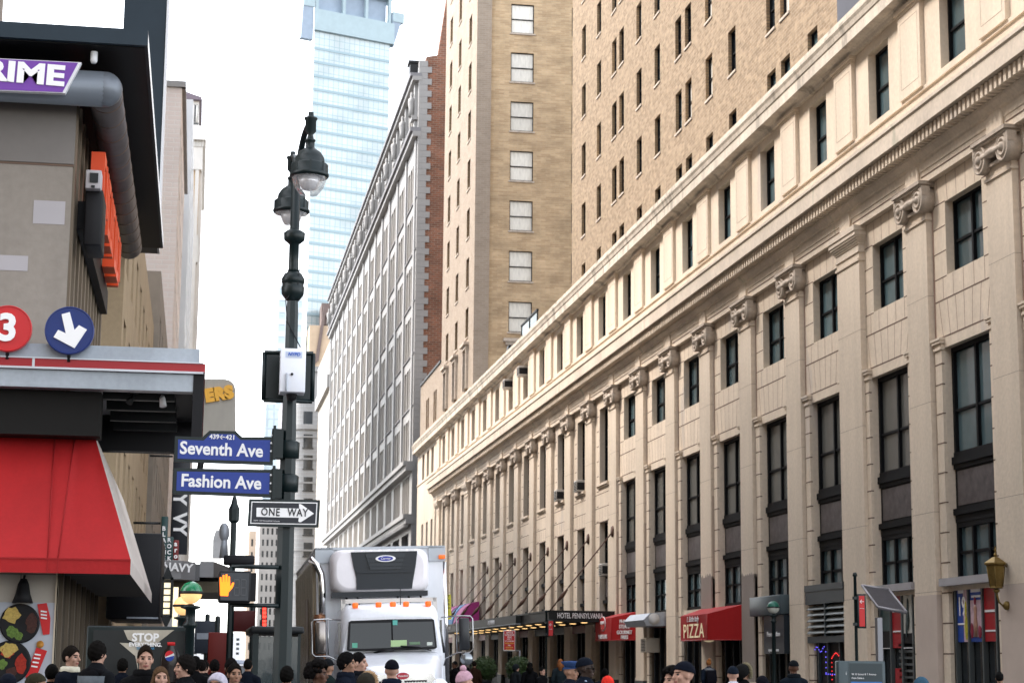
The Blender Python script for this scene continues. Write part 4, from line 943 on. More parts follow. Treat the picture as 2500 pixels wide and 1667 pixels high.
t, P, c = sgn('one_way_sign', 'black and white one way arrow sign across the street pole', YS, [(608,1217),(782,1220),(778,1287),(604,1284)])
MB().prism(P, (0,.05,0)).build('frame', postgreen, t, world=True)
MB().prism([p+Vector((0,-.006,0)) for p in inset(P,.035)], (0,.02,0)).build('border', signwhite, t, world=True)
MB().prism([p+Vector((0,-.010,0)) for p in inset(P,.049)], (0,.02,0)).build('face', mat('black sign face', (.02,.022,.03), .4, var=0), t, world=True)
a = lambda x, y: at(600+x/11.2, 1180+y/11.2, YS-.012)
arrow = [(295,655),(1460,680),(1455,560),(1490,556),(1525,568),(1865,818),(1515,1048),(1470,1052),(1435,1030),(1450,932),(290,905)]
MB().prism([a(x,y) for x,y in arrow], (0,.01,0)).build('arrow', signwhite, t, world=True)
bl_ = mat('black lettering', (.015,.015,.02), .5, var=0)
w_ = a(675,785); text('ONE', .145, bl_, t, (w_.x, YS-.015, w_.z), (R(90),R(.9),0), .003, bold=.002, sx=.78, space=1.15)
w_ = a(1420,800); text('WAY', .145, bl_, t, (w_.x, YS-.015, w_.z), (R(90),R(.9),0), .003, bold=.002, sx=.78, space=1.1)
w_ = a(570,1022); text('DEPT. OF TRANSPORTATION', .022, signwhite_dull, t, (w_.x, YS-.018, w_.z), (R(90),R(.9),0), .002, sx=1.2)
# --- police camera box
t = thing('camera_box', 'white locked equipment box with blue letters mounted high on the street pole', 'box', tuple(at(714,904,25.6)))
p, q = at(683,957,25.55), at(747,853,25.55)
b = MB(); b.bbox(p.x, q.x, 25.5, 25.85, p.z, q.z, .012); b.build('case', mat('white enamel', (.84,.87,.95), .35, var=.04), t, world=True)
b = MB(); b.box(at(697,866,25.5).x, at(738,866,25.5).x, 25.494, 25.51, at(718,873,25.5).z, at(718,858,25.5).z); b.build('label_plate', mat('pale blue plate', (.55,.62,.78), .4, var=0), t, world=True)
w_ = at(718,865,25.49); text('NYPD', .062, mat('blue lettering', (.03,.12,.55), .4, var=0), t, (w_.x, 25.49, w_.z), FACE_CAM, .002, bold=.002, shear=.2)
b = MB(); s = at(699,932,25.48); b.bbox(s.x-.012,s.x+.012,25.46,25.51,s.z-.12,s.z+.12,.005); b.build('handle', steelgrey, t, world=True)
s = at(713,913,25.48); MB().lathe([(.0,-.02),(.018,-.02),(.018,.02),(0,.02)], (0,0,0), 10, axis='y').build('lock', darkmetal, t, (s.x-WL[t.name].x, 25.49-25.6, s.z-WL[t.name].z))
s = at(712,968,25.7); MB().lathe([(.0,-.1),(.06,-.07),(.075,0),(.075,.06),(0,.06)], (0,0,0), 14).build('camera_dome', black, t, (s.x-WL[t.name].x, .12, s.z-WL[t.name].z+.03))
t = thing('blank_sign', 'plain dark green sign panel behind the white equipment box on the street pole', 'sign', tuple(at(704,980,26.15)))
P = [at(646,860,26.15),at(765,863,26.15),at(762,980,26.15),at(643,977,26.15)]
MB().prism(P, (0,.04,0)).build('panel', postgreen, t, world=True)
I = inset(P,.05); b = MB()
for i in range(4): b.tube([P[i],P[(i+1)%4]], .03, 4)
b.build('rim', postgreen, t, world=True)
# --- pedestrian signal
t = thing('pedestrian_signal', 'pedestrian signal showing a lit orange hand beside an unlit countdown', 'signal', tuple(at(570,1472,25.7)))
p, q = at(532,1470,25.6), at(614,1393,25.6)
b = MB(); b.bbox(p.x, q.x, 25.6, 25.95, p.z, q.z, .03); b.box(p.x+.03, q.x+.07, 25.72, 25.95, p.z+.03, q.z-.02); b.build('housing', black, t, world=True)
MB().box(p.x+.03, q.x-.03, 25.592, 25.61, p.z+.03, q.z-.03).build('lens', mat('dark signal lens', (.03,.035,.045), .25, var=.1, scale=8), t, world=True)
hp = [(704,765),(700,600),(706,592),(717,596),(722,640),(726,640),(727,580),(735,572),(745,577),(748,636),(752,636),(753,572),(762,565),(772,571),(774,636),(778,638),(780,588),(788,584),(795,590),(797,676),(806,668),(815,645),(832,643),(834,652),(820,690),(800,715),(782,735),(778,768)]
MB().prism([at(350+x/3.76, 1250+y/3.76, 25.585) for x,y in hp], (0,.01,0)).build('hand_symbol', mat('lit orange hand', (.9,.16,.008), .4, var=0, emit=.55), t, world=True)
b = MB()
for dx in (0, 62):
    for (x0,y0,x1,y1) in ((835,612,880,622),(835,685,880,695),(835,755,880,765),(830,618,840,690),(875,618,885,690),(830,690,840,760),(875,690,885,760)):
        p1, q1 = at(350+(x0+dx)/3.76,1250+y1/3.76,25.586), at(350+(x1+dx)/3.76,1250+y0/3.76,25.586); b.box(p1.x,q1.x,25.585,25.6,p1.z,q1.z)
b.build('countdown_segments', mat('unlit segments', (.075,.08,.09), .4, var=0), t, world=True)
for y in (1383, 1477):
    s0, s1 = at(565,y-1,25.9), at(680,y+1,25.9)
    MB().tube([s0, s1], .03, 10).tube([s0+Vector((0,0,0)), Vector((s0.x, 25.85, at(0,1432,25.9).z))], .028, 8).build('mounting_arm', postgreen, t, world=True)
# ================================================================== further lamp posts and left signs
def globe_lamp(px, py, Y, r, label, top, bot, height_px=None):
    p = at(px, py, Y); t = thing('globe_lamp', label, 'lamp', (p.x, Y, .15)); z = p.z-.15
    MB().lathe([(.16,0),(.16,.3),(.09,.4),(.075,.5),(.065,z-.5),(.1,z-.47),(.1,z-.43),(.07,z-.4),(.07,z-r*1.5),(.14,z-r*1.35),(.14,z-r*1.2),(.05,z-r*1.1),(.05,z-r)], (0,0,0), 14).build('post', postgreen, t)
    MB().loft([[(math.cos(a)*math.cos(e)*r, math.sin(a)*math.cos(e)*r, math.sin(e)*r) for a in [2*math.pi*j/24 for j in range(24)]] for e in [i*math.pi/2*.995/8 for i in range(9)]]).build('globe_top', top, t, (0,0,z))
    MB().loft([[(math.cos(a)*math.cos(e)*r*.97, math.sin(a)*math.cos(e)*r*.97, -math.sin(e)*r) for a in [2*math.pi*j/24 for j in range(24)]] for e in [i*math.pi/2*.995/8 for i in range(9)]]).build('globe_bottom', bot, t, (0,0,z))
    MB().lathe([(r*1.0,-.02),(r*1.08,-.015),(r*1.08,.015),(r*1.0,.02)], (0,0,0), 26).build('band', darkmetal, t, (0,0,z))
    return t
gtop = mat('green globe glass', (.012,.20,.085), .2, var=.05, spec=.6); warmb = mat('lit milky globe', (1,.58,.24), .4, var=0, emit=.18); milk = mat('milky globe glass', (.62,.64,.58), .25, var=.04)
globe_lamp(467, 1446, 27.2, .157, 'green and orange subway globe lamp on a post by the street pole', gtop, warmb)
t = globe_lamp(447, 1478, 31, .15, 'yellow lit globe half hidden behind the green subway globe', warmb, warmb)
globe_lamp(1888, 1482, 60, .205, 'green topped globe lamp at the far subway stair by the hotel', mat('dull green globe', (.02,.12,.085), .3, var=.05), milk)
# lantern shaped canopy lights (left)
t = thing('box_lantern', 'tall glowing pale lantern of stacked panes hanging by the shop fronts', 'lamp', tuple(at(408,1450,40)))
b = MB(); p = at(398,1500,40); q = at(417,1420,40)
MB().box(p.x, q.x, 40, 40.3, p.z, q.z).box(q.x+.06, q.x+.16, 40.1, 40.3, p.z-.3, q.z-.1).build('panes', mat('lit lantern pane', (1,.85,.55), .4, var=.1, emit=.22), t, world=True)
b = MB()
for i in range(6): zq = p.z+(q.z-p.z)*i/5; b.box(p.x-.02, q.x+.02, 39.97, 40.0, zq-.015, zq+.015)
b.box(p.x-.05, p.x, 39.95, 40.3, p.z-.05, q.z+.1); b.box(q.x, q.x+.05, 39.95, 40.3, p.z-.05, q.z+.1); b.prism([(p.x-.05,39.95,q.z+.05),(q.x+.05,39.95,q.z+.05),((p.x+q.x)/2,39.95,q.z+.35)], (0,.3,0)); b.prism([(p.x-.05,39.95,p.z-.02),(q.x+.05,39.95,p.z-.02),((p.x+q.x)/2,39.95,p.z-.3)], (0,.3,0))
b.build('frame', darkmetal, t, world=True)
# marquee with letters
t = thing('marquee', 'grey marquee with white letters over the shop doors far left', 'canopy', tuple(at(460,1390,62)))
mq = mat('grey marquee metal', (.20,.20,.21), .5, .2, var=.12, scale=1)
Y = 62.; p = at(370,1412,Y); q = at(443,1368,Y); r2 = at(545,1408,Y+5)
b = MB(); b.box(p.x-3, q.x, Y, Y+9, p.z, q.z, 0); b.prism([(q.x,Y,p.z),(q.x,Y,q.z),(q.x+.45,Y+.8,q.z),(q.x+.45,Y+.8,p.z)], (0,8,0), 0)
p3 = at(487,1408,Y+1); q3 = at(522,1370,Y+1); b.box(q.x+.45, p3.x, Y+.9, Y+9, p.z, q.z-.05, 1); b.box(p3.x, q3.x, Y+1, Y+9, p3.z, q3.z, 0); b.prism([(q3.x,Y+1,p3.z),(q3.x,Y+1,q3.z),(q3.x+.6,Y+3,q3.z-.1),(q3.x+.6,Y+3,p3.z+.1)], (0,6,0), 1)
b.box(p.x-3, q3.x+.3, Y+1.5, Y+9, p.z-.35, p.z, 2)
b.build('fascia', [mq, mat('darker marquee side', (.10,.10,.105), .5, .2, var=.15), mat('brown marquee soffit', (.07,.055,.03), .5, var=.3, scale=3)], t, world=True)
w_ = at(410,1383,Y-.05); text('OLD NAVY', .36, signwhite_dull, t, (w_.x-.12, Y-.05, w_.z), (R(90),R(3),0), .02, bold=.012)
def blade(label, x0, y0, x1, y1, Y, m, words, size, rot=0, M=None, dep=.25, sp=1.0):
    p, q = at(x0,y1,Y), at(x1,y0,Y); t = thing('blade_sign', label, 'sign', ((p.x+q.x)/2, Y, p.z))
    MB().bbox(p.x, q.x, Y, Y+dep, p.z, q.z, .02).build('panel', m, t, world=True)
    for s_, xx, yy in words:
        w_ = at(xx, yy, Y-.01); text(s_, size, M or signwhite_dull, t, (w_.x, Y-.015, w_.z), (R(90), R(rot), 0), .01, bold=size*.035)
    MB().tube([(p.x-.02,Y+.1,q.z-.2),(p.x-.8,Y+.1,q.z-.2)], .04, 6).tube([(p.x-.02,Y+.1,p.z+.3),(p.x-.8,Y+.1,p.z+.3)], .04, 6).build('bracket', darkmetal, t, world=True)
    return t
blade('long black blade sign with white letters turned on their side', 414, 1100, 466, 1352, 66, mat('black blade sign', (.012,.014,.02), .4, var=.2), [('Y',438,1218),('V',438,1265),('Y',438,1292)], .62, 90)
gsign = mat('dark green sign', (.015,.05,.05), .4, var=.1)
blade('taller of two narrow green blade signs with stacked white letters', 390, 1260, 411, 1366, 56, gsign, [(c_, 400, 1290+i*14.4) for i, c_ in enumerate('BLARNEY')], .17)
blade('shorter narrow green blade sign with four stacked white letters', 405, 1310, 424, 1366, 57, gsign, [(c_, 413, 1318+i*15) for i, c_ in enumerate('ROCK')], .17)
blade('small red and white blade sign lettered aro above the marquee', 422, 1318, 437, 1366, 58, mat('dark red blade', (.2,.03,.03), .5, var=.4, scale=6), [(c_, 429, 1327+i*15) for i, c_ in enumerate('aro')], .2, 0, signwhite)
t = thing('rounded_sign', 'large grey rounded sign panel with yellow letters beyond the canopy', 'sign', tuple(at(520,1060,70)))
ers = [(430,925),(548,925),(562,929),(571,937),(575,950),(576,1075),(430,1075)]
MB().prism([at(x,y,70) for x,y in ers], (0,.5,0)).build('panel', mat('weathered grey panel', (.42,.40,.36), .6, var=.2, scale=1, streak=.2), t, world=True)
w_ = at(535,962,69.9); text('ERS', .62, mat('yellow letters', (.85,.45,.06), .5, var=.05), t, (w_.x,69.95,w_.z), (R(90),R(-11),0), .04, bold=.05, sx=1.05)
b = MB(); b.tube([at(500,1075,70.3), at(480,1190,70.3)], .12, 8); b.box(at(440,0,70).x-3, at(440,0,70).x+.2, 70.1, 70.4, at(0,1000,70).z, at(0,1010,70).z); b.build('support', darkmetal, t, world=True)
t = thing('fin_sign', 'grey curved fin sign standing on the far left marquee', 'sign', tuple(at(530,1362,75)))
MB().prism([at(x,y,75) for x,y in ((519,1362),(520,1315),(526,1295),(533,1293),(540,1298),(541,1362))], (0,.4,0)).build('fin', mat('grey fin', (.62,.63,.65), .5, var=.2, scale=2), t, world=True)
b = MB(); b.tube([at(545,1362,75.1), at(548,1300,75.1)], [.2,.12], 8); b.ell(at(547,1300,75.1), (.22,.22,.4), 10, 8); b.tube([at(547,1295,75.1), at(546,1278,75.1)], .03, 6); b.build('finial', steelgrey, t, world=True)
# second lamp post
def plain_post(px, ytop, Y, r, label, finial=True):
    p = at(px, ytop, Y); t = thing('lamp_post', label, 'post', (p.x, Y, .15)); z = p.z-.15
    b = MB(); b.lathe([(r*2,0),(r*2,.4),(r*1.3,.6),(r,1.0),(r*.85,z-.6),(r*1.5,z-.55),(r*1.6,z-.3),(r,z-.2),(r*.6,z-.05),(0,z)], (0,0,0), 8, sm=False, oct=True); b.build('pole', postgreen, t)
    return t
t = plain_post(573, 1208, 41, .08, 'second dark street post with a knob top left of the main pole')
p = at(563,1373,40.7); q = at(598,1358,40.7); MB().bbox(p.x-.15,q.x+.2,40.5,40.9,p.z-.05,q.z+.02,.04).build('signal_box', black, t, (-WL[t.name].x,-41,-.15))
for (px, y0, y1, Y, lab) in ((507,1500,1600,48,'thin dark post with a dark sign plate in the far left crowd'),(532,1505,1640,44,'dark post carrying a red parking sign in the far left crowd'),(618,1480,1640,46,'dark post just left of the main street pole')):
    p = at(px, y0, Y); t = thing('sign_post', lab, 'post', (p.x, Y, .15))
    MB().lathe([(.07,0),(.06,p.z-.15),(0,p.z-.12)], (0,0,0), 10).build('pole', postgreen, t)
    if px == 507: MB().bbox(-.3,.22,-.12,-.06,p.z-1.1,p.z-.3,.02).build('plate', mat('dark blue grey plate', (.04,.05,.07), .5, var=.2), t); MB().box(-.25,.15,-.14,-.12,p.z-.75,p.z-.6).build('lettering', steelgrey, t)
    if px == 532: MB().bbox(-.2,.25,-.12,-.06,p.z-1.75,p.z-.5,.02).build('plate', mat('dull red plate', (.20,.02,.015), .5, var=.1), t)
    if px == 618: MB().bbox(-.55,.05,-.16,-.08,p.z-.75,p.z-.25,.02).build('plate', mat('dark red plate', (.10,.012,.012), .5, var=.1), t)
t = thing('neon_sign', 'upright red glowing sign hanging across the far avenue left of the pole', 'sign', tuple(at(645,1505,80)))
b = MB()
for i, (y0, y1) in enumerate(((1482,1490),(1491,1500),(1501,1509),(1512,1519),(1520,1528))):
    p, q = at(641,y1-1,80), at(650,y0,80); b.box(p.x, q.x, 80, 80.1, p.z, q.z)
    
b.build('letters', mat('red neon', (1,.05,.03), .4, var=0, emit=.5), t, world=True)
MB().box(at(638,1500,80).x, at(653,1500,80).x, 80.12, 80.3, at(645,1530,80).z, at(645,1480,80).z).build('panel', darkmetal, t, world=True)
# glass shelter near the pole
t = thing('bus_shelter', 'glass sided shelter with reflections behind the street pole', 'shelter', (at(650,1600,33).x, 34, .15))
p, q = at(625,1545,33), at(735,1540,33)
shg = bpy.data.materials.new('clear shelter glass'); shg.use_nodes = True; pp_ = shg.node_tree.nodes['Principled BSDF']; pp_.inputs['Base Color'].default_value = (.06,.075,.08,1); pp_.inputs['Roughness'].default_value = .05; pp_.inputs['Alpha'].default_value = .7
MB().box(p.x+.05, q.x-.05, 33, 33.02, .4, p.z-.05).build('glass_wall', shg, t, world=True)
MB().box(q.x-.05, q.x, 33, 36, .15, p.z+.02).box(p.x-.05, p.x+.05, 33, 33.1, .15, p.z+.02).build('frame', postgreen, t, world=True); MB().bbox(p.x-.1, q.x+.05, 32.9, 36.2, p.z, p.z+.12, .04).build('roof', darkmetal, t, world=True)
# white car roof left
van = thing('police_car', 'white topped car with a roof light bar half hidden by the crowd', 'car', (at(590,1620,52).x, 54.5, 0))
wbody = white
def carbody(n):
    b = MB(); L_, W2 = 4.8, .9
    secs = [(-2.4,.35,.75,.75),(-2.2,.3,.85,.85),(-1.0,.28,.95,.9),(-.9,.28,.98,.9),(1.4,.28,1.0,.9),(2.2,.3,.95,.86),(2.4,.4,.8,.78)]
    b.loft([[(-w_,y,z0),(w_,y,z0),(w_*1.0,y,z1*.8),(w_*.95,y,z1),(-w_*.95,y,z1),(-w_,y,z1*.8)] for y,z0,z1,w_ in secs], sm=False); return b
carbody(0).build('body', wbody, van)
MB().loft([[(-w_,y,.95),(w_,y,.95),(w_*.8,y2,1.5),(-w_*.8,y2,1.5)] for y,y2,w_ in ((-1.2,-.6,.86),(1.7,1.2,.86))], sm=False).build('cabin_glass', pane_dark, van)
MB().bbox(-.68,.68,-.62,1.22,1.46,1.55,.05).build('roof', wbody, van)
MB().bbox(-.5,.5,-.1,.2,1.55,1.67,.04).build('light_bar', mat('clear light bar', (.5,.55,.65), .2, var=.3, scale=9), van)
for x in (-.82,.82):
    for y in (-1.5, 1.5): MB().lathe([(.0,-.11),(.2,-.11),(.33,-.1),(.34,0),(.33,.1),(.0,.1)], (x,y,.34), 20, axis='x').build('wheel', black, van)
for x in (-.6,.6): MB().ell((x,-2.38,.68),(.17,.06,.09),12,8).build('headlight', glassl, van)
# ================================================================== the delivery truck
TX, TYF = 3.67, 33.7
tr = thing('box_truck', 'white refrigerated box truck with amber roof lights facing the camera', 'truck', (TX, TYF, 0)); tr.rotation_euler = (0, R(-2.1), R(-1.0))
wh = mat('white truck paint', (.80,.82,.88), .3, var=.12, scale=1.6, coat=.4, streak=.14, fine=.03); gw2 = mat('greyish white panel', (.76,.78,.82), .5, var=.1, scale=1.5, streak=.1)
pinkgrey = mat('pale reefer shroud', (.84,.81,.84), .4, var=.08, scale=2)
amber = mat('amber lens', (.80,.14,.02), .3, var=.05, emit=.12)
ribs = mat('ribbed metal side', (.20,.165,.12), .28, .75, var=.5, scale=3, streak=.4)
# box
b = MB(); b.box(-1.28,1.28,4.5,15.5,1.05,3.9,0); b.build('box_front', gw2, tr)
b = MB(); b.box(-1.31,-1.285,4.75,15.4,1.1,3.75,0)
for i in range(24): b.box(-1.335,-1.31,5.0+i*.43,5.12+i*.43,1.1,3.7,0)
b.build('side_panel', ribs, tr)
b = MB(); b.box(-1.35,-1.31,7.2,8.3,1.2,3.0,0); b.build('side_door', mat('tan side door', (.16,.13,.11), .4, .4, var=.2), tr)
b = MB()
for x0, x1 in ((-1.3,-.95),(.98,1.32)): b.box(x0,x1,4.46,5.0,3.62,3.92)
b.box(-1.3,1.3,4.46,15.5,3.88,3.93); b.build('corner_cap', mat('grey corner cap', (.40,.43,.47), .4, .3, var=.08), tr)
b = MB(); b.tube([(1.3,4.55,1.2),(1.3,4.55,3.6)], .06, 12); b.build('corner_post', chrome, tr)
MB().bbox(1.18,1.31,4.40,4.47,3.66,3.74,.015).build('marker_light', amber, tr)
b = MB(); b.box(1.34,1.43,4.6,4.63,2.45,2.95); b.build('number_plate', mat('yellow notice plate', (.50,.45,.04), .5, var=.05), tr)
for i, c_ in enumerate('TERMIN'): text(c_, .07, black, tr, (1.385,4.595,2.91-i*.08), FACE_CAM, .002, world=False)
# reefer unit
def rsec(y, e, z0, z1, x0=-1.02, x1=.94): 
    n = 6; pts = []
    r = e
    for cx, cz, a0 in ((x1-r,z1-r,0),(x0+r,z1-r,90),(x0+r,z0+r,180),(x1-r,z0+r,270)):
        for i in range(n): a = R(a0+90*i/(n-1)); pts.append((cx+r*math.cos(a), y, cz+r*math.sin(a)))
    return pts
b = MB(); b.loft([rsec(4.5,.2,2.98,3.86), rsec(4.2,.22,2.98,3.86), rsec(4.02,.24,3.02,3.84,-.98,.9), rsec(3.96,.26,3.1,3.8,-.9,.82)]); b.build('reefer_unit', pinkgrey, tr)
b = MB(); b.prism([(-.62,3.93,3.80),(.70,3.93,3.80),(.66,3.93,3.5),(.60,3.93,3.2),(.58,3.93,3.06),(-.52,3.93,3.06),(-.52,3.93,3.3),(-.58,3.93,3.55)], (0,.1,0), 0)
b.prism([(-.34,3.905,3.76),(.46,3.905,3.76),(.36,3.905,3.45),(-.24,3.905,3.45)], (0,.03,0), 1); b.box(-.5,.56,3.9,3.94,3.38,3.42,0)
for i in range(3): b.box(-.3,.42,3.89,3.91,3.5+i*.08,3.52+i*.08,0)
b.box(-1.0,.9,4.0,4.4,2.92,3.02,0)
b.build('reefer_grille', [mat('dark grille plastic', (.012,.016,.022), .35, var=.2), mat('black grille plastic', (.02,.026,.034), .3, var=.2)], tr)
b = MB()
for i in range(7): b.box(-.55+i*.18,-.43+i*.18,3.92,3.96,3.80,3.84)
b.build('vent', signwhite, tr)
k_ = MB(); k_.loft([[(.20*math.cos(a)+.06, y, .065*math.sin(a)+3.66) for a in [2*math.pi*j/24 for j in range(24)]] for y in (3.9,3.875)], sm=False); k_.build('badge', signwhite, tr)
k_ = MB(); k_.loft([[(.15*math.cos(a)+.06, y, .047*math.sin(a)+3.66) for a in [2*math.pi*j/24 for j in range(24)]] for y in (3.88,3.87)], sm=False); k_.build('badge', mat('blue badge', (.02,.03,.30), .3, var=0), tr)
text('Carrier', .066, signwhite, tr, (.06,3.865,3.66), FACE_CAM, .002, world=False, shear=.2)
b = MB()
for (p0_, p1_) in (((-.75,4.2,3.0),(-.62,4.0,2.72)),((-.5,4.2,3.0),(-.46,4.0,2.7)),((.32,4.2,3.0),(.3,4.1,2.75)),((.5,4.2,3.0),(.56,4.1,2.8)),((.76,4.2,3.0),(.78,4.1,2.82))): b.tube([p0_,p1_], .02, 8)
b.tube([(-.62,4.0,2.72),(-.3,3.7,2.62),(.2,3.6,2.62),(.6,3.5,2.66),(.86,3.2,2.5),(.98,2.6,2.2),(1.0,2.2,1.8)], .025, 8); b.build('hose', black, tr)
b = MB(); b.tube([(-1.18,4.25,.9),(-1.18,4.25,3.2),(-1.2,4.25,3.4),(-1.28,4.25,3.58),(-1.42,4.25,3.7)], [.07]*5, 16); b.build('exhaust_stack', chrome, tr); 
b = MB(); b.lathe([(.11,1.2),(.12,1.25),(.12,2.55),(.11,2.6)], (-1.24,4.2,0), 18); b.build('exhaust_guard', mat('copper brown guard', (.22,.10,.05), .3, .7, var=.3, scale=4), tr)
b = MB(); b.box(-.88,.92,2.7,2.76,2.76,2.84); b.box(-.9,-.82,2.7,2.78,2.3,2.84); b.box(.86,.94,2.7,2.78,2.55,2.84); b.build('roof_rail', mat('pale rail', (.52,.50,.48), .4, .4, var=.1), tr)
# cab
def cab(y, w1, w2, z0, z1, r=.1):
    return [(-w1,y,z0),(w1,y,z0),(w1*1.0,y,(z0+z1)/2),(w2,y,z1-r),(w2-r,y,z1),(0,y,z1+.03),(-w2+r,y,z1),(-w2,y,z1-r),(-w1*1.0,y,(z0+z1)/2)]
b = MB(); b.loft([cab(2.05,.95,.80,1.0,2.46,.06), cab(2.15,.97,.88,1.0,2.62), cab(2.5,.98,.9,1.0,2.72), cab(3.9,.98,.9,1.0,2.74)]); b.build('cab', wh, tr)
b = MB(); b.prism([(-.95,0,1.80),(.95,0,1.80),(.97,0,1.86),(-.97,0,1.86)], (0,.3,0)); 
ws = MB()
zA, zB = 1.86, 2.42
def wsp(x, z): return (x, 1.97-.03*(1-abs(x)) + (z-zA)*.1 - .02, z)
ws.prism([wsp(-.84,zA+.03),wsp(-.80,zA),wsp(0,zA-.01),wsp(.80,zA),wsp(.84,zA+.03),wsp(.80,zB-.02),wsp(.76,zB),wsp(0,zB+.01),wsp(-.76,zB),wsp(-.80,zB-.02)], (0,.12,0)); ws.build('windshield_gasket', black, tr)
def pane_ws(name, x0, x1):
    q = MB(); q.prism([(x,y-.012,z) for x,y,z in (wsp(x0,zA+.04),wsp(x1,zA+.04),wsp(x1*.96 if x1 else 0,zB-.05),wsp(x0*.96 if x0 else 0,zB-.05))], (0,.02,0)); return q.build(name, mat('windscreen glass', (.004,.007,.008), .03, var=0, spec=.35), tr)
pane_ws('windshield', -.80, -.015); pane_ws('windshield', .015, .80)
for (x, z, w_, h_, c_) in ((-.70,1.92,.10,.09,(.1,.35,.25)),(.12,1.92,.30,.12,(.35,.5,.25)),(.70,1.93,.10,.06,(.55,.6,.55)),(.06,2.32,.09,.09,(.1,.4,.35)),(.42,1.95,.2,.05,(.12,.2,.12))):
    p_ = wsp(x, z); MB().box(p_[0]-w_/2,p_[0]+w_/2,p_[1]-.03,p_[1]-.02,p_[2],p_[2]+h_).build('sticker', mat('windscreen paper', c_, .4, var=.1), tr)
b = MB(); b.tube([wsp(-.35,zA-.04),(-.1,1.86,1.87),(.02,1.86,1.86)], .018, 6); b.tube([(.72,1.85,1.83),(.5,1.86,1.90),(.15,1.87,1.93)], .014, 6); b.build('wiper', black, tr)
hood = MB()
def hs3(y, w_, z0, z1, r): return [(-w_,y,z0),(w_,y,z0),(w_,y,z1-r),(w_*.92,y,z1-r*.35),(w_*.7,y,z1),(0,y,z1+.015),(-w_*.7,y,z1),(-w_*.92,y,z1-r*.35),(-w_,y,z1-r)]
hood.loft([hs3(-.02,.56,.9,1.42,.1), hs3(.1,.60,.8,1.50,.12), hs3(.8,.74,.8,1.62,.14), hs3(1.6,.88,.8,1.76,.14), hs3(2.05,.93,.8,1.83,.1)]); hood.build('hood', wh, tr)
fd = MB()
for s in (-1, 1):
    rings = []
    for i in range(9):
        a = R(180*i/8); rings.append([(s*x, .75-.62*math.cos(a)*k2, .62+.60*math.sin(a)*k2) for x,k2 in ((.55,1),(1.0,1),(1.08,.96),(1.08,.88),(.55,.88))])
    fd.loft(rings, caps=True)
fd.build('fender', wh, tr)
b = MB(); rr2 = []
for (e, y) in ((0,-.04),(0,-.12)): pass
outer = [(-.50,.55),(.50,.55),(.52,1.30),(.46,1.40),(-.46,1.40),(-.52,1.30)]; 
b.prism([(x*1.12,-.02,z+.03) for x,z in outer], (0,-.1,0)); b.build('grille_surround', chrome, tr)
b = MB(); b.prism([(x,-.115,z) for x,z in [(-.44,.6),(.44,.6),(.46,1.24),(.42,1.32),(-.42,1.32),(-.46,1.24)]], (0,-.012,0), 1); b.box(-.02,.02,-.15,-.12,.6,1.33,0)
for i in range(14): b.box(-.44,.44,-.14,-.126,.62+i*.05,.635+i*.05,0)
for i in range(18): b.box(-.43+i*.05,-.42+i*.05,-.137,-.125,.6,1.3,0)
b.build('grille', [chrome, black], tr)
k_ = MB(); k_.loft([[(.11*math.cos(a), y, .06*math.sin(a)+1.40) for a in [2*math.pi*j/20 for j in range(20)]] for y in (-.13,-.155)], sm=False); k_.build('badge', mat('red badge', (.4,.02,.04), .3, var=0), tr)
text('Peterbilt', .05, signwhite, tr, (0,-.158,1.40), FACE_CAM, .002, world=False, shear=.2)
MB().bbox(-1.15,1.15,-.3,-.05,.38,.68,.06).build('bumper', chrome, tr)
for s in (-1,1):
    MB().bbox(s*.86-.14,s*.86+.14,-.08,.1,.86,1.06,.04).build('headlight', glassl, tr)
    mr_ = MB(); x0 = s*1.34
    mr_.bbox(x0-.10,x0+.10,1.75,1.83,1.82,2.42,.035); m_ = mr_.build('mirror', mat('mirror shell', (.20,.18,.17), .2, .9, var=.2) if s < 0 else mat('dark mirror shell', (.02,.022,.026), .3, var=.1), tr)
    b = MB(); b.tube([(s*.95,2.1,2.44),(s*1.2,1.8,2.46),(s*1.46,1.78,2.45),(s*1.5,1.78,2.40),(s*1.5,1.78,1.84),(s*1.44,1.78,1.78),(s*1.2,1.8,1.78),(s*1.0,1.95,1.68),(s*.97,2.0,1.55)], .015, 10); b.tube([(s*1.2,1.8,2.46),(s*1.2,1.8,1.78)], .012, 8); b.build('mirror_frame', mat('dull chrome', (.35,.35,.36), .25, 1, var=.1), m_, (0,0,0))
    MB().ell((x0+s*.03,1.77,1.66),(.12,.05,.12),18,10).build('round_mirror', mat('round mirror shell', (.22,.24,.26), .15, .7, var=.1) if s > 0 else black, tr)
    MB().quad((x0-.07,1.835,1.9),(x0-.07,1.835,2.36),(x0+.07,1.835,2.36),(x0+.07,1.835,1.9)).build('mirror_glass', chrome, m_, (0,0,0))
    w2 = MB(); w2.lathe([(.0,-.15),(.3,-.15),(.5,-.13),(.52,0),(.5,.13),(.0,.13)], (s*.92,.75,.52), 24, axis='x'); w2.build('wheel', black, tr)
    w2 = MB(); w2.lathe([(.0,-.15),(.3,-.15),(.5,-.13),(.52,0),(.5,.13),(.0,.13)], (s*1.05,11.5,.52), 24, axis='x'); w2.build('wheel', black, tr)
    MB().quad((s*.985,2.35,1.75),(s*.985,3.3,1.75),(s*.93,3.3,2.4),(s*.93,2.5,2.4)).box(s*.96-.02,s*.96+.02,2.3,2.36,1.7,2.4).build('side_window', pane_dark, tr)
for x in (-.66,-.22,.05,.30,.72):
    MB().bbox(x-.055,x+.055,2.2,2.32,2.66,2.76,.025).build('roof_light', amber, tr)
MB().bbox(.48,.72,2.13,2.2,2.55,2.58,.012).build('roof_vent', black, tr)
MB().tube([(.2,2.3,2.7),(.2,2.3,3.02)], .008, 6).build('antenna', black, tr)
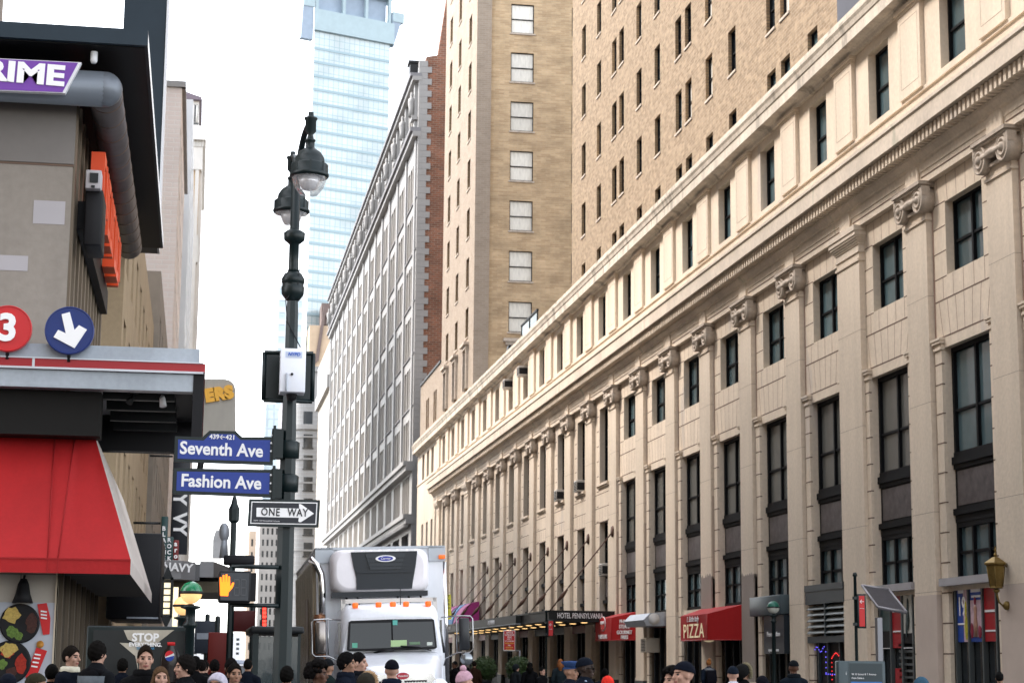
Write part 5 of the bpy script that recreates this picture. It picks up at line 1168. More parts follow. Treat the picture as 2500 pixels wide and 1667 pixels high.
MB().box(-.5,.5,1,15,.6,1.05).build('chassis', black, tr)
# ================================================================== along the hotel front
hc = thing('hotel_marquee', 'dark hotel entrance canopy hung on rods with the hotel name in white letters', 'canopy', (22, 130, 4))
dk = mat('dark canopy fascia', (.008,.010,.010), .5, var=.2, scale=1.5)
X0, Ya, Yb = 20.1, 108.6, 159.5; Zb_, Zt_ = 4.12, 4.68
b = MB(); b.box(X0, 24, Ya, Yb, Zb_, Zt_, 0); b.box(X0-.06, 24, Ya-.06, Yb, Zt_-.06, Zt_+.03, 0); b.box(X0-.05, 24, Ya-.05, Yb, Zb_-.04, Zb_+.05, 0); b.box(X0-.35, X0, 118, 141, 4.12, 4.62, 0); b.box(X0-.4, X0, 117.9, 141, 4.08, 4.13, 1)
b.build('fascia', [dk, steelgrey], hc, world=True)
b = MB(); b.box(X0+.2, 24, Ya+.2, Yb, Zb_-.06, Zb_-.02); b.build('soffit', mat('bronze canopy soffit', (.03,.026,.02), .4, .3, var=.2), hc, world=True)
warmc = mat('warm canopy lights', (1,.62,.25), .4, var=0, emit=.4)
d0 = MB().lathe([(.0,0),(.22,0),(.16,-.03),(0,-.04)], (0,0,0), 12).build('downlight', warmc, hc, Vector((20.9, Ya+1, Zb_-.06))-WL[hc.name])
for i in range(14):
    for x in (20.9, 22.4):
        if i or x > 21: inst(d0, hc, Vector((x, Ya+1+i*3.4, Zb_-.06))-WL[hc.name])
w_ = ((X0+24)/2-.1, Ya-.07, (Zb_+Zt_)/2); text('HOTEL PENNSYLVANIA', .43, signwhite, hc, w_, FACE_CAM, .01, sx=.60, bold=.005)
text('HOTEL PENNSYLVANIA', .40, signwhite_dull, hc, (X0-.36, 128, 4.37), FACE_ST, .01, sx=.7); text('HOTEL', .42, signwhite, hc, (X0-.02, 152, 4.4), FACE_ST, .01, sx=.8)
rust = mat('rusty tie rod', (.10,.055,.04), .6, .4, var=.3, scale=2)
for k in range(8, 16):
    y = PY(k) if k > 8 else PY(k)-.1
    b = MB(); b.lathe([(.0,-.12),(.3,-.08),(.34,0),(.3,0)], (24-.0,y,9.35), 16, axis='x'); b.tube([(23.95,y,9.3),(X0+.15,y,Zt_)], .038, 8); a_, c_ = Vector((X0+.6,y,Zt_+.55)), Vector((X0+1.2,y,Zt_+1.26)); b.tube([a_,(a_+c_)/2,c_], [.05,.13,.05], 8); b.build('tie_rod', rust, hc, world=True)
for y, c_ in ((164,(.42,.04,.22)),(168,(.05,.22,.45)),(172.5,(.42,.06,.26)),(177,(.36,.04,.2))):
    t = thing('dome_awning', {164:'pink shop awning nearest the dark hotel canopy',168:'blue shop awning between two pink ones',172.5:'pink shop awning just past the blue one',177:'farthest pink shop awning in the row'}[y], 'awning', (23, y, 5), 0, 'shop awnings beyond the hotel canopy')
    b = MB(); n = 9
    rings = []
    for i in range(n): a = R(90*i/(n-1)); rings.append([(24-1.9*math.sin(a)*.98-.02, yy, 4.6+2.3*math.cos(a)) for yy in (y-1.6, y+1.6)])
    for i in range(n-1): b.quad(rings[i][0], rings[i][1], rings[i+1][1], rings[i+1][0])
    for s in (0,1): b.poly([r_[s] for r_ in rings]+[(24,y-1.6+3.2*s,4.6)])
    b.build('canvas', mat('awning canvas', c_, .6, var=.08), t, world=True)
    MB().tube([(22.1,y-1.6,4.58),(22.1,y+1.6,4.58),(24,y+1.6,4.58)], .03, 6).build('rail', darkmetal, t, world=True)
def shop_awning(name, label, pts, z0, z1, zw, m, Xo):
    # pts: (far wall y, far y, near y, near wall y)
    y3, y2, y1, y0 = pts; t = thing(name, label, 'awning', (24, (y0+y3)/2, z0)); b = MB()
    b.quad((Xo,y2,z0),(Xo,y1,z0),(Xo,y1,z1),(Xo,y2,z1)); b.quad((Xo,y1,z0),(24.15,y0,z0),(24.15,y0,zw),(Xo,y1,z1)); b.quad((24.15,y3,z0),(Xo,y2,z0),(Xo,y2,z1),(24.15,y3,zw)); b.quad((Xo,y1,z1),(24.15,y0,zw),(24.15,y3,zw),(Xo,y2,z1)); b.quad((Xo,y2,z0+.05),(24.15,y3,z0+.05),(24.15,y0,z0+.05),(Xo,y1,z0+.05))
    b.build('canvas', m, t, world=True)
    e = MB(); e.tube([(Xo-.01,y2,z0),(Xo-.01,y1,z0),(24.1,y0,z0)], .025, 6); e.tube([(Xo-.005,y1,z0),(Xo-.005,y1,z1)], .02, 6); e.build('rim', mat('awning rim', (.35,.03,.03), .5, var=0), t, world=True)
    return t
pz = shop_awning('pizza_awning', 'red awning with big glowing letters PIZZA', (89.5,88.6,83.8,82.6), 2.78, 3.94, 4.35, redfab, 22.8)
glow = mat('glowing cream letters', (.80,.66,.42), .4, var=0, emit=.06)
text('PIZZA', .92, glow, pz, (22.785, 86.2, 3.18), FACE_ST, .004, sx=1.38, bold=.004, space=1.12)
text('1. Little Italy', .36, signwhite, pz, (22.77, 86.3, 3.75), FACE_ST, .01, sx=1.2, shear=.25)
MB().ell((23.2,85.0,2.78),(.22,.5,.09),14,8).build('downlight', glow, pz, world=True)
ph = shop_awning('steak_awning', 'red boxed awning lettered PHILLY STEAKS GOURMET FRIES', (110.2,109.7,105.4,103.4), 3.0, 4.25, 4.55, redfab, 23.1)
vx = Vector((24.15-23.1, 103.4-105.4, 0)); ang_ = math.atan2(vx.y, vx.x)
for i, s_ in enumerate(('PHILLY','STEAKS','GOURMET','FRIES')):
    c_ = Vector((23.1,105.4,0)) + vx*.52 + Vector((-.02,-.02,0)); text(s_, .29, signwhite, ph, (c_.x-.01, c_.y-.02, (4.02,3.74,3.42,3.15)[i]), (R(90),0,ang_), .01, sx=.95, bold=.004)
c_ = Vector((23.1,105.4,0)) + vx*.52; text('. . . . . . . . .', .2, signwhite, ph, (c_.x-.02, c_.y-.03, 3.66), (R(90),0,ang_), .01)
text('PHILLY STEAKS', .34, signwhite, ph, (23.06, 107.5, 3.2), FACE_ST, .01, sx=1.0, bold=.006)
b = MB(); b.loft([[(23.1-d_, 107.5+.62*s_*math.cos(a), 3.95+.42*s_*math.sin(a)) for a in [2*math.pi*j/24 for j in range(24)]] for d_, s_ in ((.0,1),(.03,1))], sm=False); b.build('emblem', signwhite, ph, world=True)
b = MB(); b.loft([[(23.06-d_, 107.5+.56*s_*math.cos(a), 3.95+.37*s_*math.sin(a)) for a in [2*math.pi*j/24 for j in range(24)]] for d_, s_ in ((.0,1),(.02,1))], sm=False); b.build('emblem', redpaint, ph, world=True)
text('CHARLEYS', .22, signwhite, ph, (23.03, 107.5, 4.0), FACE_ST, .01, sx=1.0, bold=.01)
hd = thing('entrance_hood', 'grey metal hood with a round end over a shop door between two red awnings', 'canopy', (23.4, 99, 3.6))
b = MB(); b.prism([(24.2,0,3.65),(23.1,0,3.65),(22.95,0,3.95),(23.3,0,4.3),(24.2,0,4.4)], (0,4.6,0)); b.v = [(x,y+96.9,z) for x,y,z in b.v]; b.build('hood', steelgrey, hd, world=True)
MB().lathe([(0,0),(.3,0),(.3,-.05),(0,-.06)], (23.5,96.9,4.0), 20, axis='y').build('round_plate', mat('pale plate', (.5,.5,.5), .5, var=.1), hd, world=True)
ac = thing('air_conditioner', 'pale air conditioner box under the grey metal hood', 'air conditioner', (23.9, 99.2, 2.3))
MB().bbox(23.5,24.4,98.7,99.9,2.3,3.05,.03).build('case', mat('cream enamel', (.55,.50,.42), .5, var=.1), ac, world=True)
b = MB()
for i in range(8): b.box(23.48,23.52,98.8,99.8,2.38+i*.08,2.42+i*.08)
b.build('grille', darkmetal, ac, world=True)
proto_ac = None
for (y, z, X, lab) in ((BC(9)-.2,12.56,24.1,'air conditioner in the hotel window nearest the short pilasters'),(BC(10)-.2,12.56,24.1,'air conditioner in the tall hotel window next further along'),(BC(8)-.3,6.9,24.25,'air conditioner low in a window above the hotel canopy rods'),(AW[13],23.2,23.8,'dark air conditioner high in an attic window'),(AW[14],23.2,23.8,'farther dark air conditioner in an attic window')):
    if proto_ac is None:
        proto_ac = thing('air_conditioner', lab, 'air conditioner', (X,y,z), 0, 'air conditioners in the hotel windows')
        MB().bbox(-.3,.5,-.5,.5,0,.75,.03).build('case', mat('window unit enamel', (.42,.40,.37), .5, var=.1), proto_ac)
        g2 = MB()
        for i in range(6): g2.box(-.32,-.28,-.42,.42,.1+i*.1,.14+i*.1)
        g2.box(-.29,.4,-.51,-.49,.12,.6); g2.build('grille', black, proto_ac)
    else: dup(proto_ac, (X,y,z), label=lab)
# ground floor fittings of each bay
sfm = [darkmetal, bronze, mat('dull red shop band', (.14,.02,.02), .5, var=.2)]
for k in range(3, 20):
    c = BC(k); sf = MB()
    sf.box(24.15, 24.5, c-2.4, c+2.4, 3.6, 4.1, 0 if k % 3 else 2)
    for u_ in (-1.5, -.4, .9): sf.box(24.2, 24.4, c+u_-.08, c+u_+.08, .6, 3.6, 1)
    sf.box(24.2, 24.42, c-2.4, c+2.4, .15, .6, 1)
    sf.build('shop_frame', sfm, hotel, world=True)
# louvred bay
lv = MB(); c = BC(2); lv.box(23.95, 24.3, c-2.3, c+2.3, 4.55, 4.8, 0); lv.box(23.98, 24.3, c-2.3, c+2.3, 4.05, 4.55, 0); lv.box(24.05, 24.3, c-2.3, c+2.3, 2.55, 2.8, 0)
for i in range(5): lv.prism([(24.0,c-2.2,2.9+i*.23),(24.15,c-2.2,3.05+i*.23),(24.16,c-2.2,3.08+i*.23),(24.0,c-2.2,2.93+i*.23)], (0,4.4,0), 1)
lv.box(23.99, 24.2, c-.06, c+.06, 2.8, 4.05, 0); lv.box(24.25,24.4,c-2.3,c+2.3,.15,2.6,2)
for u_ in (-1.2, .2, 1.3): lv.box(24.15,24.3,c+u_-.06,c+u_+.06,.15,2.6,0)
lv.build('louvre_panel', [mat('dark blue grey shopfront', (.03,.042,.05), .4, var=.15), mat('louvre blade', (.16,.18,.18), .5, .2, var=.1), black], hotel, world=True)
def lights(lab, col, pts):
    t = thing('fairy_lights', lab, 'lights', (24.1, c, 1.5)); b = MB()
    for y_, z_ in pts: b.ell((24.12, y_, z_), (.022,.03,.022), 6, 4)
    b.build('bulbs', mat('fairy light', col, .4, var=0, emit=.3), t, world=True); MB().tube([(24.15,y_,z_) for y_, z_ in pts], .008, 4).build('wire', black, t, world=True)
lights('string of violet fairy lights in the dark louvred shopfront', (.15,.12,1), [(c+1.6-i*.16, 2.3+.1*math.sin(i*1.1)) for i in range(8)] + [(c+.3, 2.2-i*.2) for i in range(5)] + [(c+.3-i*.25, 1.35) for i in range(6)])
lights('string of red fairy lights in the dark louvred shopfront', (1,.03,.03), [(c-1.2+i*.12, 2.05+.1*math.sin(i*.6)) for i in range(7)] + [(c-.4, 1.95-i*.16) for i in range(9)])
# station entrance box
st_ = thing('station_sign', 'dark blue station entrance sign box lettered Penn Station', 'sign', (23.9, BC(3), 2.6)); c = BC(3)
MB().bbox(23.7, 24.3, c-2.2, c+2.2, 3.75, 4.55, .03).build('box', mat('blue grey entrance box', (.05,.075,.09), .4, var=.15), st_, world=True)
MB().box(23.85, 24.2, c-2.2, c+.6, 2.15, 3.72).build('panel', mat('black station panel', (.012,.02,.03), .35, var=.1), st_, world=True)
text('Penn Station', .30, signwhite, st_, (23.83, c-.8, 2.95), FACE_ST, .01, sx=1.2); text('open 24 hours', .2, signwhite, st_, (23.83, c-.8, 2.3), FACE_ST, .01, sx=1.2)
# poster shops
def posters(k, specs, lab):
    c = BC(k); t = thing('shop_window', lab, 'shop window', (24.1, c, .15))
    b = MB(); b.box(23.98, 24.4, c-2.25, c+2.25, 4.25, 4.5, 1); b.box(24.18, 24.4, c-2.25, c+2.25, .15, .5, 0)
    for u_ in (-1.6, -.55, .55, 1.6): b.box(24.24, 24.4, c+u_-.05, c+u_+.05, .15, 4.25, 0)
    for i in range(9): b.box(24.3, 24.36, c-2.2, c-.1, .6+i*.22, .68+i*.22, 0) if k == 1 else None
    b.build('frame', [mat('grey shop frame', (.10,.115,.12), .4, .3, var=.15), mat('pale grey ledge', (.36,.35,.37), .5, var=.1)], t, world=True)
    MB().quad((24.42,c-2.25,.2),(24.42,c-2.25,4.25),(24.42,c+2.25,4.25),(24.42,c+2.25,.2)).build('glass', pane_dark, t, world=True)
    return t, c
t, c = posters(0, None, 'shop window with blue, pink and red posters nearest the right edge')
def poster(t, c, u0, u1, z0, z1, m): 
    return MB().box(24.3, 24.33, c+u0*.73, c+u1*.73, z0, z1).build('poster', m, t, world=True)
blue_p = mat('blue poster', (.015,.07,.38), .3, var=.15); cyan_p = mat('cyan poster', (.06,.32,.48), .3, var=.3, scale=3); pinkp = mat('pale pink print', (.62,.45,.52), .4, var=.35, scale=3); redp = mat('red poster', (.36,.012,.02), .35, var=.12)
poster(t, c, .85, 2.1, 2.45, 4.2, blue_p); poster(t, c, -.65, .65, 2.45, 4.2, blue_p); poster(t, c, -2.1, -.85, 2.45, 4.2, redp)
b = MB(); b.box(24.285,24.3,c-0.438,c+0.438,2.6,3.75,0); b.box(24.28,24.3,c+0.642,c+0.986,2.45,4.2,0)
b.build('print', pinkp, t, world=True)
b = MB(); b.loft([[(24.28,c+0.000+.12*w_*math.cos(a),z_+.0) if False else (24.27-.01*math.sin(a), c+0.036+w_*math.cos(a), z_) for a in [2*math.pi*j/8 for j in range(8)]] for z_, w_ in ((2.6,.12),(3.0,.16),(3.3,.1),(3.5,.14),(3.6,.05))]); b.build('print', mat('skin tone print', (.45,.25,.18), .5, var=.3, scale=8), t, world=True)
b = MB(); b.ell((24.27,c+0.036,3.72),(.012,.09,.13),10,8); b.ell((24.27,c-0.292,2.75),(.012,.15,.2),10,8); b.ell((24.27,c+0.329,2.8),(.012,.12,.25),10,8); b.build('print', mat('dark red print', (.25,.02,.05), .5, var=.4, scale=6), t, world=True)
b = MB(); b.ell((24.27,c+0.766,2.9),(.012,.14,.4),10,8); b.ell((24.27,c+0.788,3.45),(.012,.08,.3),10,8); b.build('print', mat('yellow print', (.55,.5,.05), .5, var=.5, scale=6), t, world=True)
text('19', .85, signwhite, t, (24.27, c+1.1, 3.55), FACE_ST, .004, sx=.75, bold=.01); text('WPIESZDOM', .16, signwhite, t, (24.27, c, 4.0), FACE_ST, .004) if False else None
MB().box(24.275,24.3,c-0.365,c+0.365,4.0,4.1).box(24.275,24.3,c-0.365,c+0.329,3.83,3.9).box(24.275,24.3,c+0.949,c+1.387,4.0,4.12).box(24.275,24.3,c-1.460,c-0.694,3.35,3.42).box(24.275,24.3,c-1.460,c-0.694,2.75,2.8).box(24.275,24.3,c+0.876,c+1.460,3.0,3.05).build('lettering', signwhite_dull, t, world=True)
t, c = posters(1, None, 'shop window with teal, red and white posters behind the solar panel')
poster(t, c, .85, 2.1, 2.9, 4.2, mat('dark teal poster', (.03,.07,.075), .3, var=.5, scale=3)); poster(t, c, -.65, .65, 2.3, 4.2, redp); poster(t, c, -2.1, -.85, 2.8, 4.2, mat('white poster', (.55,.56,.52), .4, var=.1)); poster(t, c, -.5, .4, .4, 1.6, redp); poster(t, c, .85, 2.1, 2.3, 2.9, black); poster(t, c, -2.1, -.85, 2.3, 2.8, black)
b = MB(); b.ell((24.27,c-1.095,3.75),(.012,.08,.25),10,8); b.ell((24.27,c-1.058,3.3),(.012,.16,.4),10,8); b.ell((24.27,c-0.949,2.95),(.012,.08,.3),10,8); b.build('print', mat('dark figure print', (.03,.05,.05), .5, var=.5, scale=6), t, world=True)
MB().box(24.275,24.3,c-0.365,c+0.365,3.55,3.62).box(24.275,24.3,c-0.365,c+0.365,2.85,2.9).box(24.275,24.3,c-1.533,c-0.620,2.28,2.31).box(24.275,24.3,c+0.620,c+1.533,2.28,2.31).build('lettering', signwhite_dull, t, world=True)
# wall lantern on the nearest pilaster
p = at(2432,1410,54); ln = thing('wall_lantern', 'ornate brass wall lantern on the pilaster at the right edge', 'lamp', tuple(p))
brass = mat('tarnished brass', (.22,.15,.05), .4, .7, var=.3, scale=5)
k = 54/F
b = MB(); b.lathe([(15*k,-27*k),(19*k,-25*k),(17*k,-22*k),(24*k,30*k),(31*k,34*k),(31*k,38*k),(10*k,52*k),(4*k,54*k),(5*k,60*k),(2*k,64*k),(4*k,70*k),(1*k,80*k),(0,84*k)], (0,0,0), 6, sm=False); b.build('cap', brass, ln)
b = MB()
for j in range(6): a = R(60*j); b.tube([(17.2*k*math.cos(a),17.2*k*math.sin(a),-22*k),(24.5*k*math.cos(a),24.5*k*math.sin(a),30*k)], 1.6*k, 6)
b.lathe([(3*k,-27*k),(10*k,-32*k),(4*k,-38*k),(2*k,-40*k)], (0,0,0), 10); b.build('cage', brass, ln)
MB().lathe([(16.4*k,-22*k),(23.4*k,30*k)], (0,0,0), 6, sm=False, caps=True).build('panes', mat('frosted lantern glass', (.50,.48,.44), .3, var=.15, scale=6), ln)
ax = 24-p.x
b = MB(); b.tube([(0,0,-40*k),(6*k,0,-62*k),(22*k,0,-76*k),(ax-.1,0,-72*k),(ax,0,-70*k)], 2.6*k, 8); b.ell((ax-.05,0,-70*k),(.12,.12,.14),12,8); b.tube([(24*k,0,34*k),(ax,0,28*k)], 1.6*k, 6); b.build('bracket', brass, ln)
# red street signs, bus stop and kiosk on the east kerb
def bus_post(px, ytop, Y, sx0, sy0, sx1, sy1, label, side=0):
    p = at(px, ytop, Y); t = thing('bus_stop_post', label, 'sign', (p.x, Y, .15)); z = p.z-.15
    MB().lathe([(.08,0),(.06,.3),(.045,.4),(.045,z-.12),(.07,z-.1),(.05,z-.02),(0,z)], (0,0,0), 10).build('pole', postgreen, t)
    a, d = at(sx0,sy1,Y-.1), at(sx1,sy0,Y-.1); b = MB(); b.bbox(a.x-.03, d.x+.03, Y-.12, Y-.04, a.z-.03, d.z+.03, .02); b.box(p.x-.08, a.x+.05, Y-.1, Y+.02, d.z-.12, d.z-.04); b.box(p.x-.08, a.x+.05, Y-.1, Y+.02, a.z+.04, a.z+.12); b.build('frame', postgreen, t, world=True)
    MB().box(a.x+.02, d.x-.02, Y-.13, Y-.11, a.z+.02, d.z-.02).build('plate', redpaint, t, world=True)
    m_ = (a.x+d.x)/2; text('\u2190', .16, signwhite, t, (m_, Y-.135, d.z-.18), FACE_CAM, .004); text('No Standing', .062*(d.x-a.x)/.4, signwhite_dull, t, (m_, Y-.135, d.z-.36), FACE_CAM, .003, sx=.8)
    return t
bus_post(2087, 1396, 50, 2096, 1452, 2111, 1530, 'slim green post with a narrow red parking sign by the solar panel')
bus_post(1334, 1488, 80, 1338, 1514, 1351, 1552, 'green post with a red parking sign in front of the hotel canopy')
sp = thing('solar_post', 'grey post topped by a tilted dark solar panel on the far pavement', 'post', (at(2135,1600,50.5).x, 50.5, .15))
Y = 50.5; A_, B_, C_, D_ = at(2104,1428,Y+.6), at(2170,1438,Y+.6), at(2213,1493,Y-.2), at(2143,1481,Y-.2)
MB().prism([A_,B_,C_,D_], (0,-.03,-.06)).build('solar_panel', mat('dark solar cells', (.045,.045,.055), .25, var=.15, scale=8), sp, world=True)
b = MB(); e = [A_,B_,C_,D_]
for i in range(4): b.tube([e[i], e[(i+1)%4]], .035, 6)
b.build('panel_frame', mat('grey aluminium', (.30,.29,.31), .4, .5, var=.1), sp, world=True)
b = MB(); b.box(at(2141,1600,Y).x, at(2153,1600,Y).x, Y-.1, Y+.1, .15, at(0,1478,Y).z); b.build('post', mat('grey aluminium', (.22,.22,.24), .4, .5, var=.1), sp, world=True)
Y = 47.; p = at(2052,1700,Y); q = at(2158,1613,Y); ki = thing('info_kiosk', 'dark blue grey street information board with a bright blue bar by the kerb', 'sign', ((p.x+q.x)/2, Y, .15))
b = MB(); b.bbox(p.x-.05, q.x+.04, Y, Y+.25, .15, q.z, .03); b.box(p.x+.22, p.x+.24, Y-.01, Y, .2, q.z-.03); b.build('case', mat('blue grey kiosk', (.05,.075,.085), .35, var=.15, scale=2), ki, world=True)
MB().box(p.x+.26, q.x-.05, Y-.012, Y, .3, q.z-.06).build('board', mat('dark board', (.02,.035,.042), .3, var=.1), ki, world=True)
z_ = at(0,1653,Y).z; MB().box(p.x+.28, q.x-.07, Y-.02, Y-.01, z_-.05, z_+.06).build('bar', mat('bright blue bar', (.02,.14,.45), .3, var=.3, scale=2), ki, world=True)
m_ = p.x+.3
text('W 32 Street & 7 Avenue', .065, signwhite_dull, ki, (m_, Y-.02, at(0,1627,Y).z), FACE_CAM, .003, align='LEFT'); text('Penn Station', .065, signwhite_dull, ki, (m_, Y-.02, at(0,1637,Y).z), FACE_CAM, .003, align='LEFT'); text('subway', .045, signwhite_dull, ki, (m_, Y-.025, z_), FACE_CAM, .003, align='LEFT')
p = at(2066,1643,Y-.02); text('i', .12, signwhite, ki, tuple(p), FACE_CAM, .003)
# hanging gift sign
Y = 95.; p = at(1229,1588,Y); q = at(1258,1538,Y); t = thing('hanging_sign', 'red hanging shop sign listing GIFTS and LUGGAGE under the hotel canopy', 'sign', (q.x, Y, p.z))
MB().bbox(p.x, q.x, Y, Y+.08, p.z, q.z, .01).build('border', signwhite, t, world=True); MB().box(p.x+.025, q.x-.025, Y-.01, Y+.02, p.z+.06, q.z-.03).build('face', redpaint, t, world=True)
m_ = (p.x+q.x)/2; yl = mat('yellow lettering', (.75,.5,.05), .5, var=0)
for i, (s_, M_) in enumerate((('GIFTS &',signwhite),('LUGGAGE',signwhite),('SALE',signwhite),('CAPS  T',signwhite_dull),('NY SOUVENIRS',signwhite_dull),('PHONE CARDS',yl),('CELL',signwhite),('HATS FOOD',yl),('& CIGARS',yl))): text(s_, .115 if i < 3 else .075, M_, t, (m_, Y-.015, q.z-.12-i*.104), FACE_CAM, .003, sx=.9, bold=.003)
b = MB(); b.tube([(q.x,Y+.04,p.z+.02),(q.x+.25,Y+.04,p.z+.02)], .02, 6); b.tube([(m_,Y+.04,q.z),(m_,Y+.04,q.z+.25)], .02, 6); b.tube([(q.x+.25,Y+.04,p.z+.02),(q.x+.25,Y+.04,.15)], .03, 6); b.build('support', steelgrey, t, world=True)
# clipped shrubs in planters
def shrub(px, Y, label):
    p = at(px, 1640, Y); t = thing('clipped_shrub', label, 'shrub', (p.x, Y, .15), 0, 'round clipped shrubs by the hotel door')
    MB().lathe([(.28,0),(.36,.7),(.38,.75),(.33,.75)], (0,0,0), 16).build('planter', darkmetal, t)
    b = MB(); 
    for i in range(1500):
        v = Vector((random.gauss(0,1),random.gauss(0,1),random.gauss(0,1))).normalized()*random.uniform(.42,.6); v.z += 1.25
        d1 = Vector((random.gauss(0,1),random.gauss(0,1),random.gauss(0,1))).normalized()*.05; d2 = d1.orthogonal().normalized()*.035
        b.quad(v-d1, v+d2, v+d1, v-d2)
    b.ell((0,0,1.25),(.45,.45,.45),14,10); b.build('leaves', mat('dark shrub leaf', (.03,.06,.015), .6, var=.5, scale=6), t); return t
shrub(1182, 86, 'round clipped shrub nearer the truck in front of the hotel'); shrub(1266, 84, 'round clipped shrub below the hanging red gift sign')
# ================================================================== people
def remesh(mb, voxel, smooth=4):
    me = bpy.data.meshes.new('tmp'); me.from_pydata(mb.v, [], mb.f); me.update()
    o = bpy.data.objects.new('tmp', me); COL.objects.link(o)
    r_ = o.modifiers.new('r', 'REMESH'); r_.mode = 'VOXEL'; r_.voxel_size = voxel
    if smooth: s_ = o.modifiers.new('s', 'SMOOTH'); s_.iterations = smooth; s_.factor = .5
    dg = bpy.context.evaluated_depsgraph_get(); out = bpy.data.meshes.new_from_object(o.evaluated_get(dg))
    bpy.data.objects.remove(o); bpy.data.meshes.remove(me)
    out.polygons.foreach_set('use_smooth', [True]*len(out.polygons)); return out
def cap(mb, pts, rs, n=12):
    mb.tube(pts, rs, n); mb.ell(pts[0], (rs[0],)*3, n, 8); mb.ell(pts[-1], (rs[-1],)*3, n, 8)
    for p, r in zip(pts[1:-1], rs[1:-1]): mb.ell(p, (r*.98,)*3, n, 8)
HZ = 1.535                                   # chin height of the 1.765 m prototype
def head_shapes(b):
    b.ell((0,.012,1.672), (.074,.094,.092), 20, 14)          # skull
    b.ell((0,-.022,1.61), (.058,.064,.078), 18, 12)          # face and jaw
    b.ell((0,-.058,1.553), (.026,.026,.022), 12, 8)          # chin
    b.ell((0,-.07,1.68), (.052,.02,.014), 12, 8)             # brow
    cap(b, [(0,-.084,1.662),(0,-.100,1.632),(0,-.103,1.620)], [.010,.014,.015], 10)
    b.ell((0,-.083,1.585), (.024,.013,.012), 12, 8)          # mouth
    for s in (-1,1):
        b.ell((s*.046,-.055,1.625), (.022,.026,.026), 12, 8)
        b.ell((s*.074,.012,1.640), (.011,.020,.032), 10, 8)  # ear
def hand(b, w, s):
    x, y, z = w
    cap(b, [(x,y,z),(x,y-.01,z-.05),(x,y-.015,z-.085)], [.026,.034,.032], 10)
    for i, (dx, dl) in enumerate(((-.028,.060),(-.010,.072),(.010,.068),(.028,.052))):
        p0 = Vector((x-.004*s, y-.015+dx, z-.09)); p1 = p0+Vector((-.006*s,0,-dl*.5)); p2 = p1+Vector((-.02*s,.0,-dl*.45)); cap(b, [p0,p1,p2], [.0095,.009,.0075], 8)
    p0 = Vector((x-.005*s,y-.035,z-.045)); cap(b, [p0, p0+Vector((-.015*s,-.025,-.035)), p0+Vector((-.025*s,-.028,-.065))], [.012,.011,.009], 8)
def skeleton(pose):
    if pose == 0: A = {s: [(s*.165,.01,1.40),(s*.235,.03,1.13),(s*.235,-.05,.90)] for s in (-1,1)}; LG = {s: [(s*.085,.0,.93),(s*.095,-.02,.52),(s*.10,.03,.09)] for s in (-1,1)}
    else: A = {s: [(s*.165,.01,1.40),(s*.225,.04+s*.10,1.14),(s*.215,-.06+s*.16,.93)] for s in (-1,1)}; LG = {s: [(s*.085,.0,.93),(s*.09,-.06-s*.16,.53),(s*.09,.06-s*.24,.11)] for s in (-1,1)}
    return A, LG
BODY = {}; COAT = {}; TROU = {}; SHOE = {}
for pose in (0, 1):
    A, LG = skeleton(pose); b = MB(); head_shapes(b)
    cap(b, [(0,.015,1.44),(0,.008,1.52),(0,.004,1.60)], [.062,.056,.054], 14)
    cap(b, [(0,.01,1.42),(0,.02,1.25),(0,.015,1.08),(0,.01,.95)], [.10,.125,.115,.125], 16)
    for s in (-1,1):
        cap(b, [(s*.03,.012,1.45),A[s][0]], [.06,.058]); cap(b, A[s], [.052,.042,.028]); hand(b, A[s][2], s)
        cap(b, LG[s], [.088,.062,.042]); f = Vector(LG[s][2]); cap(b, [f+Vector((0,.02,-.045)), f+Vector((0,-.12,-.055))], [.04,.034])
    me = remesh(b, .0085, 3); BODY[pose] = me
    for _ in range(4): me.materials.append(None)
    for p in me.polygons:
        c = p.center; mi = 0
        if c.z > 1.54 and c.y < -.05:
            for s in (-1,1):
                if abs(c.x-s*.031) < .0135 and abs(c.z-1.652) < .0075: mi = 1
                if abs(c.x-s*.031) < .021 and abs(c.z-1.673-.002*s*0) < .0055: mi = 3
            if abs(c.x) < .024 and abs(c.z-1.585) < .0075 and c.y < -.075: mi = 2
        p.material_index = mi
    b = MB()
    cap(b, [(0,.012,1.435),(0,.02,1.26),(0,.015,1.05),(0,.01,.84)], [.125,.158,.155,.165], 18); b.ell((0,.0,1.30),(.19,.135,.15),18,12); b.ell((0,.012,.98),(.19,.14,.18),18,12)
    cap(b, [(0,.015,1.46),(0,.012,1.505)], [.085,.078], 16)
    for s in (-1,1): cap(b, [(s*.05,.012,1.44),A[s][0]], [.085,.08]); cap(b, [A[s][0],A[s][1],Vector(A[s][2])+Vector((0,0,.03))], [.078,.064,.05])
    COAT[pose] = remesh(b, .014, 3)
    b = MB()
    for s in (-1,1): cap(b, [LG[s][0],LG[s][1],Vector(LG[s][2])+Vector((0,0,.03))], [.115,.082,.06])
    cap(b, [(-.06,.0,.93),(.06,0,.93)], [.13,.13]); TROU[pose] = remesh(b, .016, 3)
    b = MB()
    for s in (-1,1): f = Vector(LG[s][2]); cap(b, [f+Vector((0,.03,-.045)), f+Vector((0,-.14,-.055))], [.052,.044]); cap(b, [f, f+Vector((0,0,-.04))], [.05,.05])
    SHOE[pose] = remesh(b, .014, 2)
def shell(fn, mask, n=48, k=26, thick=.012):
    # closed cap grown from the skull: fn(dir)->radius vector, mask(lat,lon)->lowest latitude
    rings = []
    for i in range(k):
        f = i/(k-1); ring = []
        for j in range(n):
            a = 2*math.pi*j/n; low = mask(a); e = math.pi/2 + (low-math.pi/2)*f
            ring.append(fn(a, e))
        rings.append(ring)
    b = MB(); b.loft(rings, 0, True, True); return b
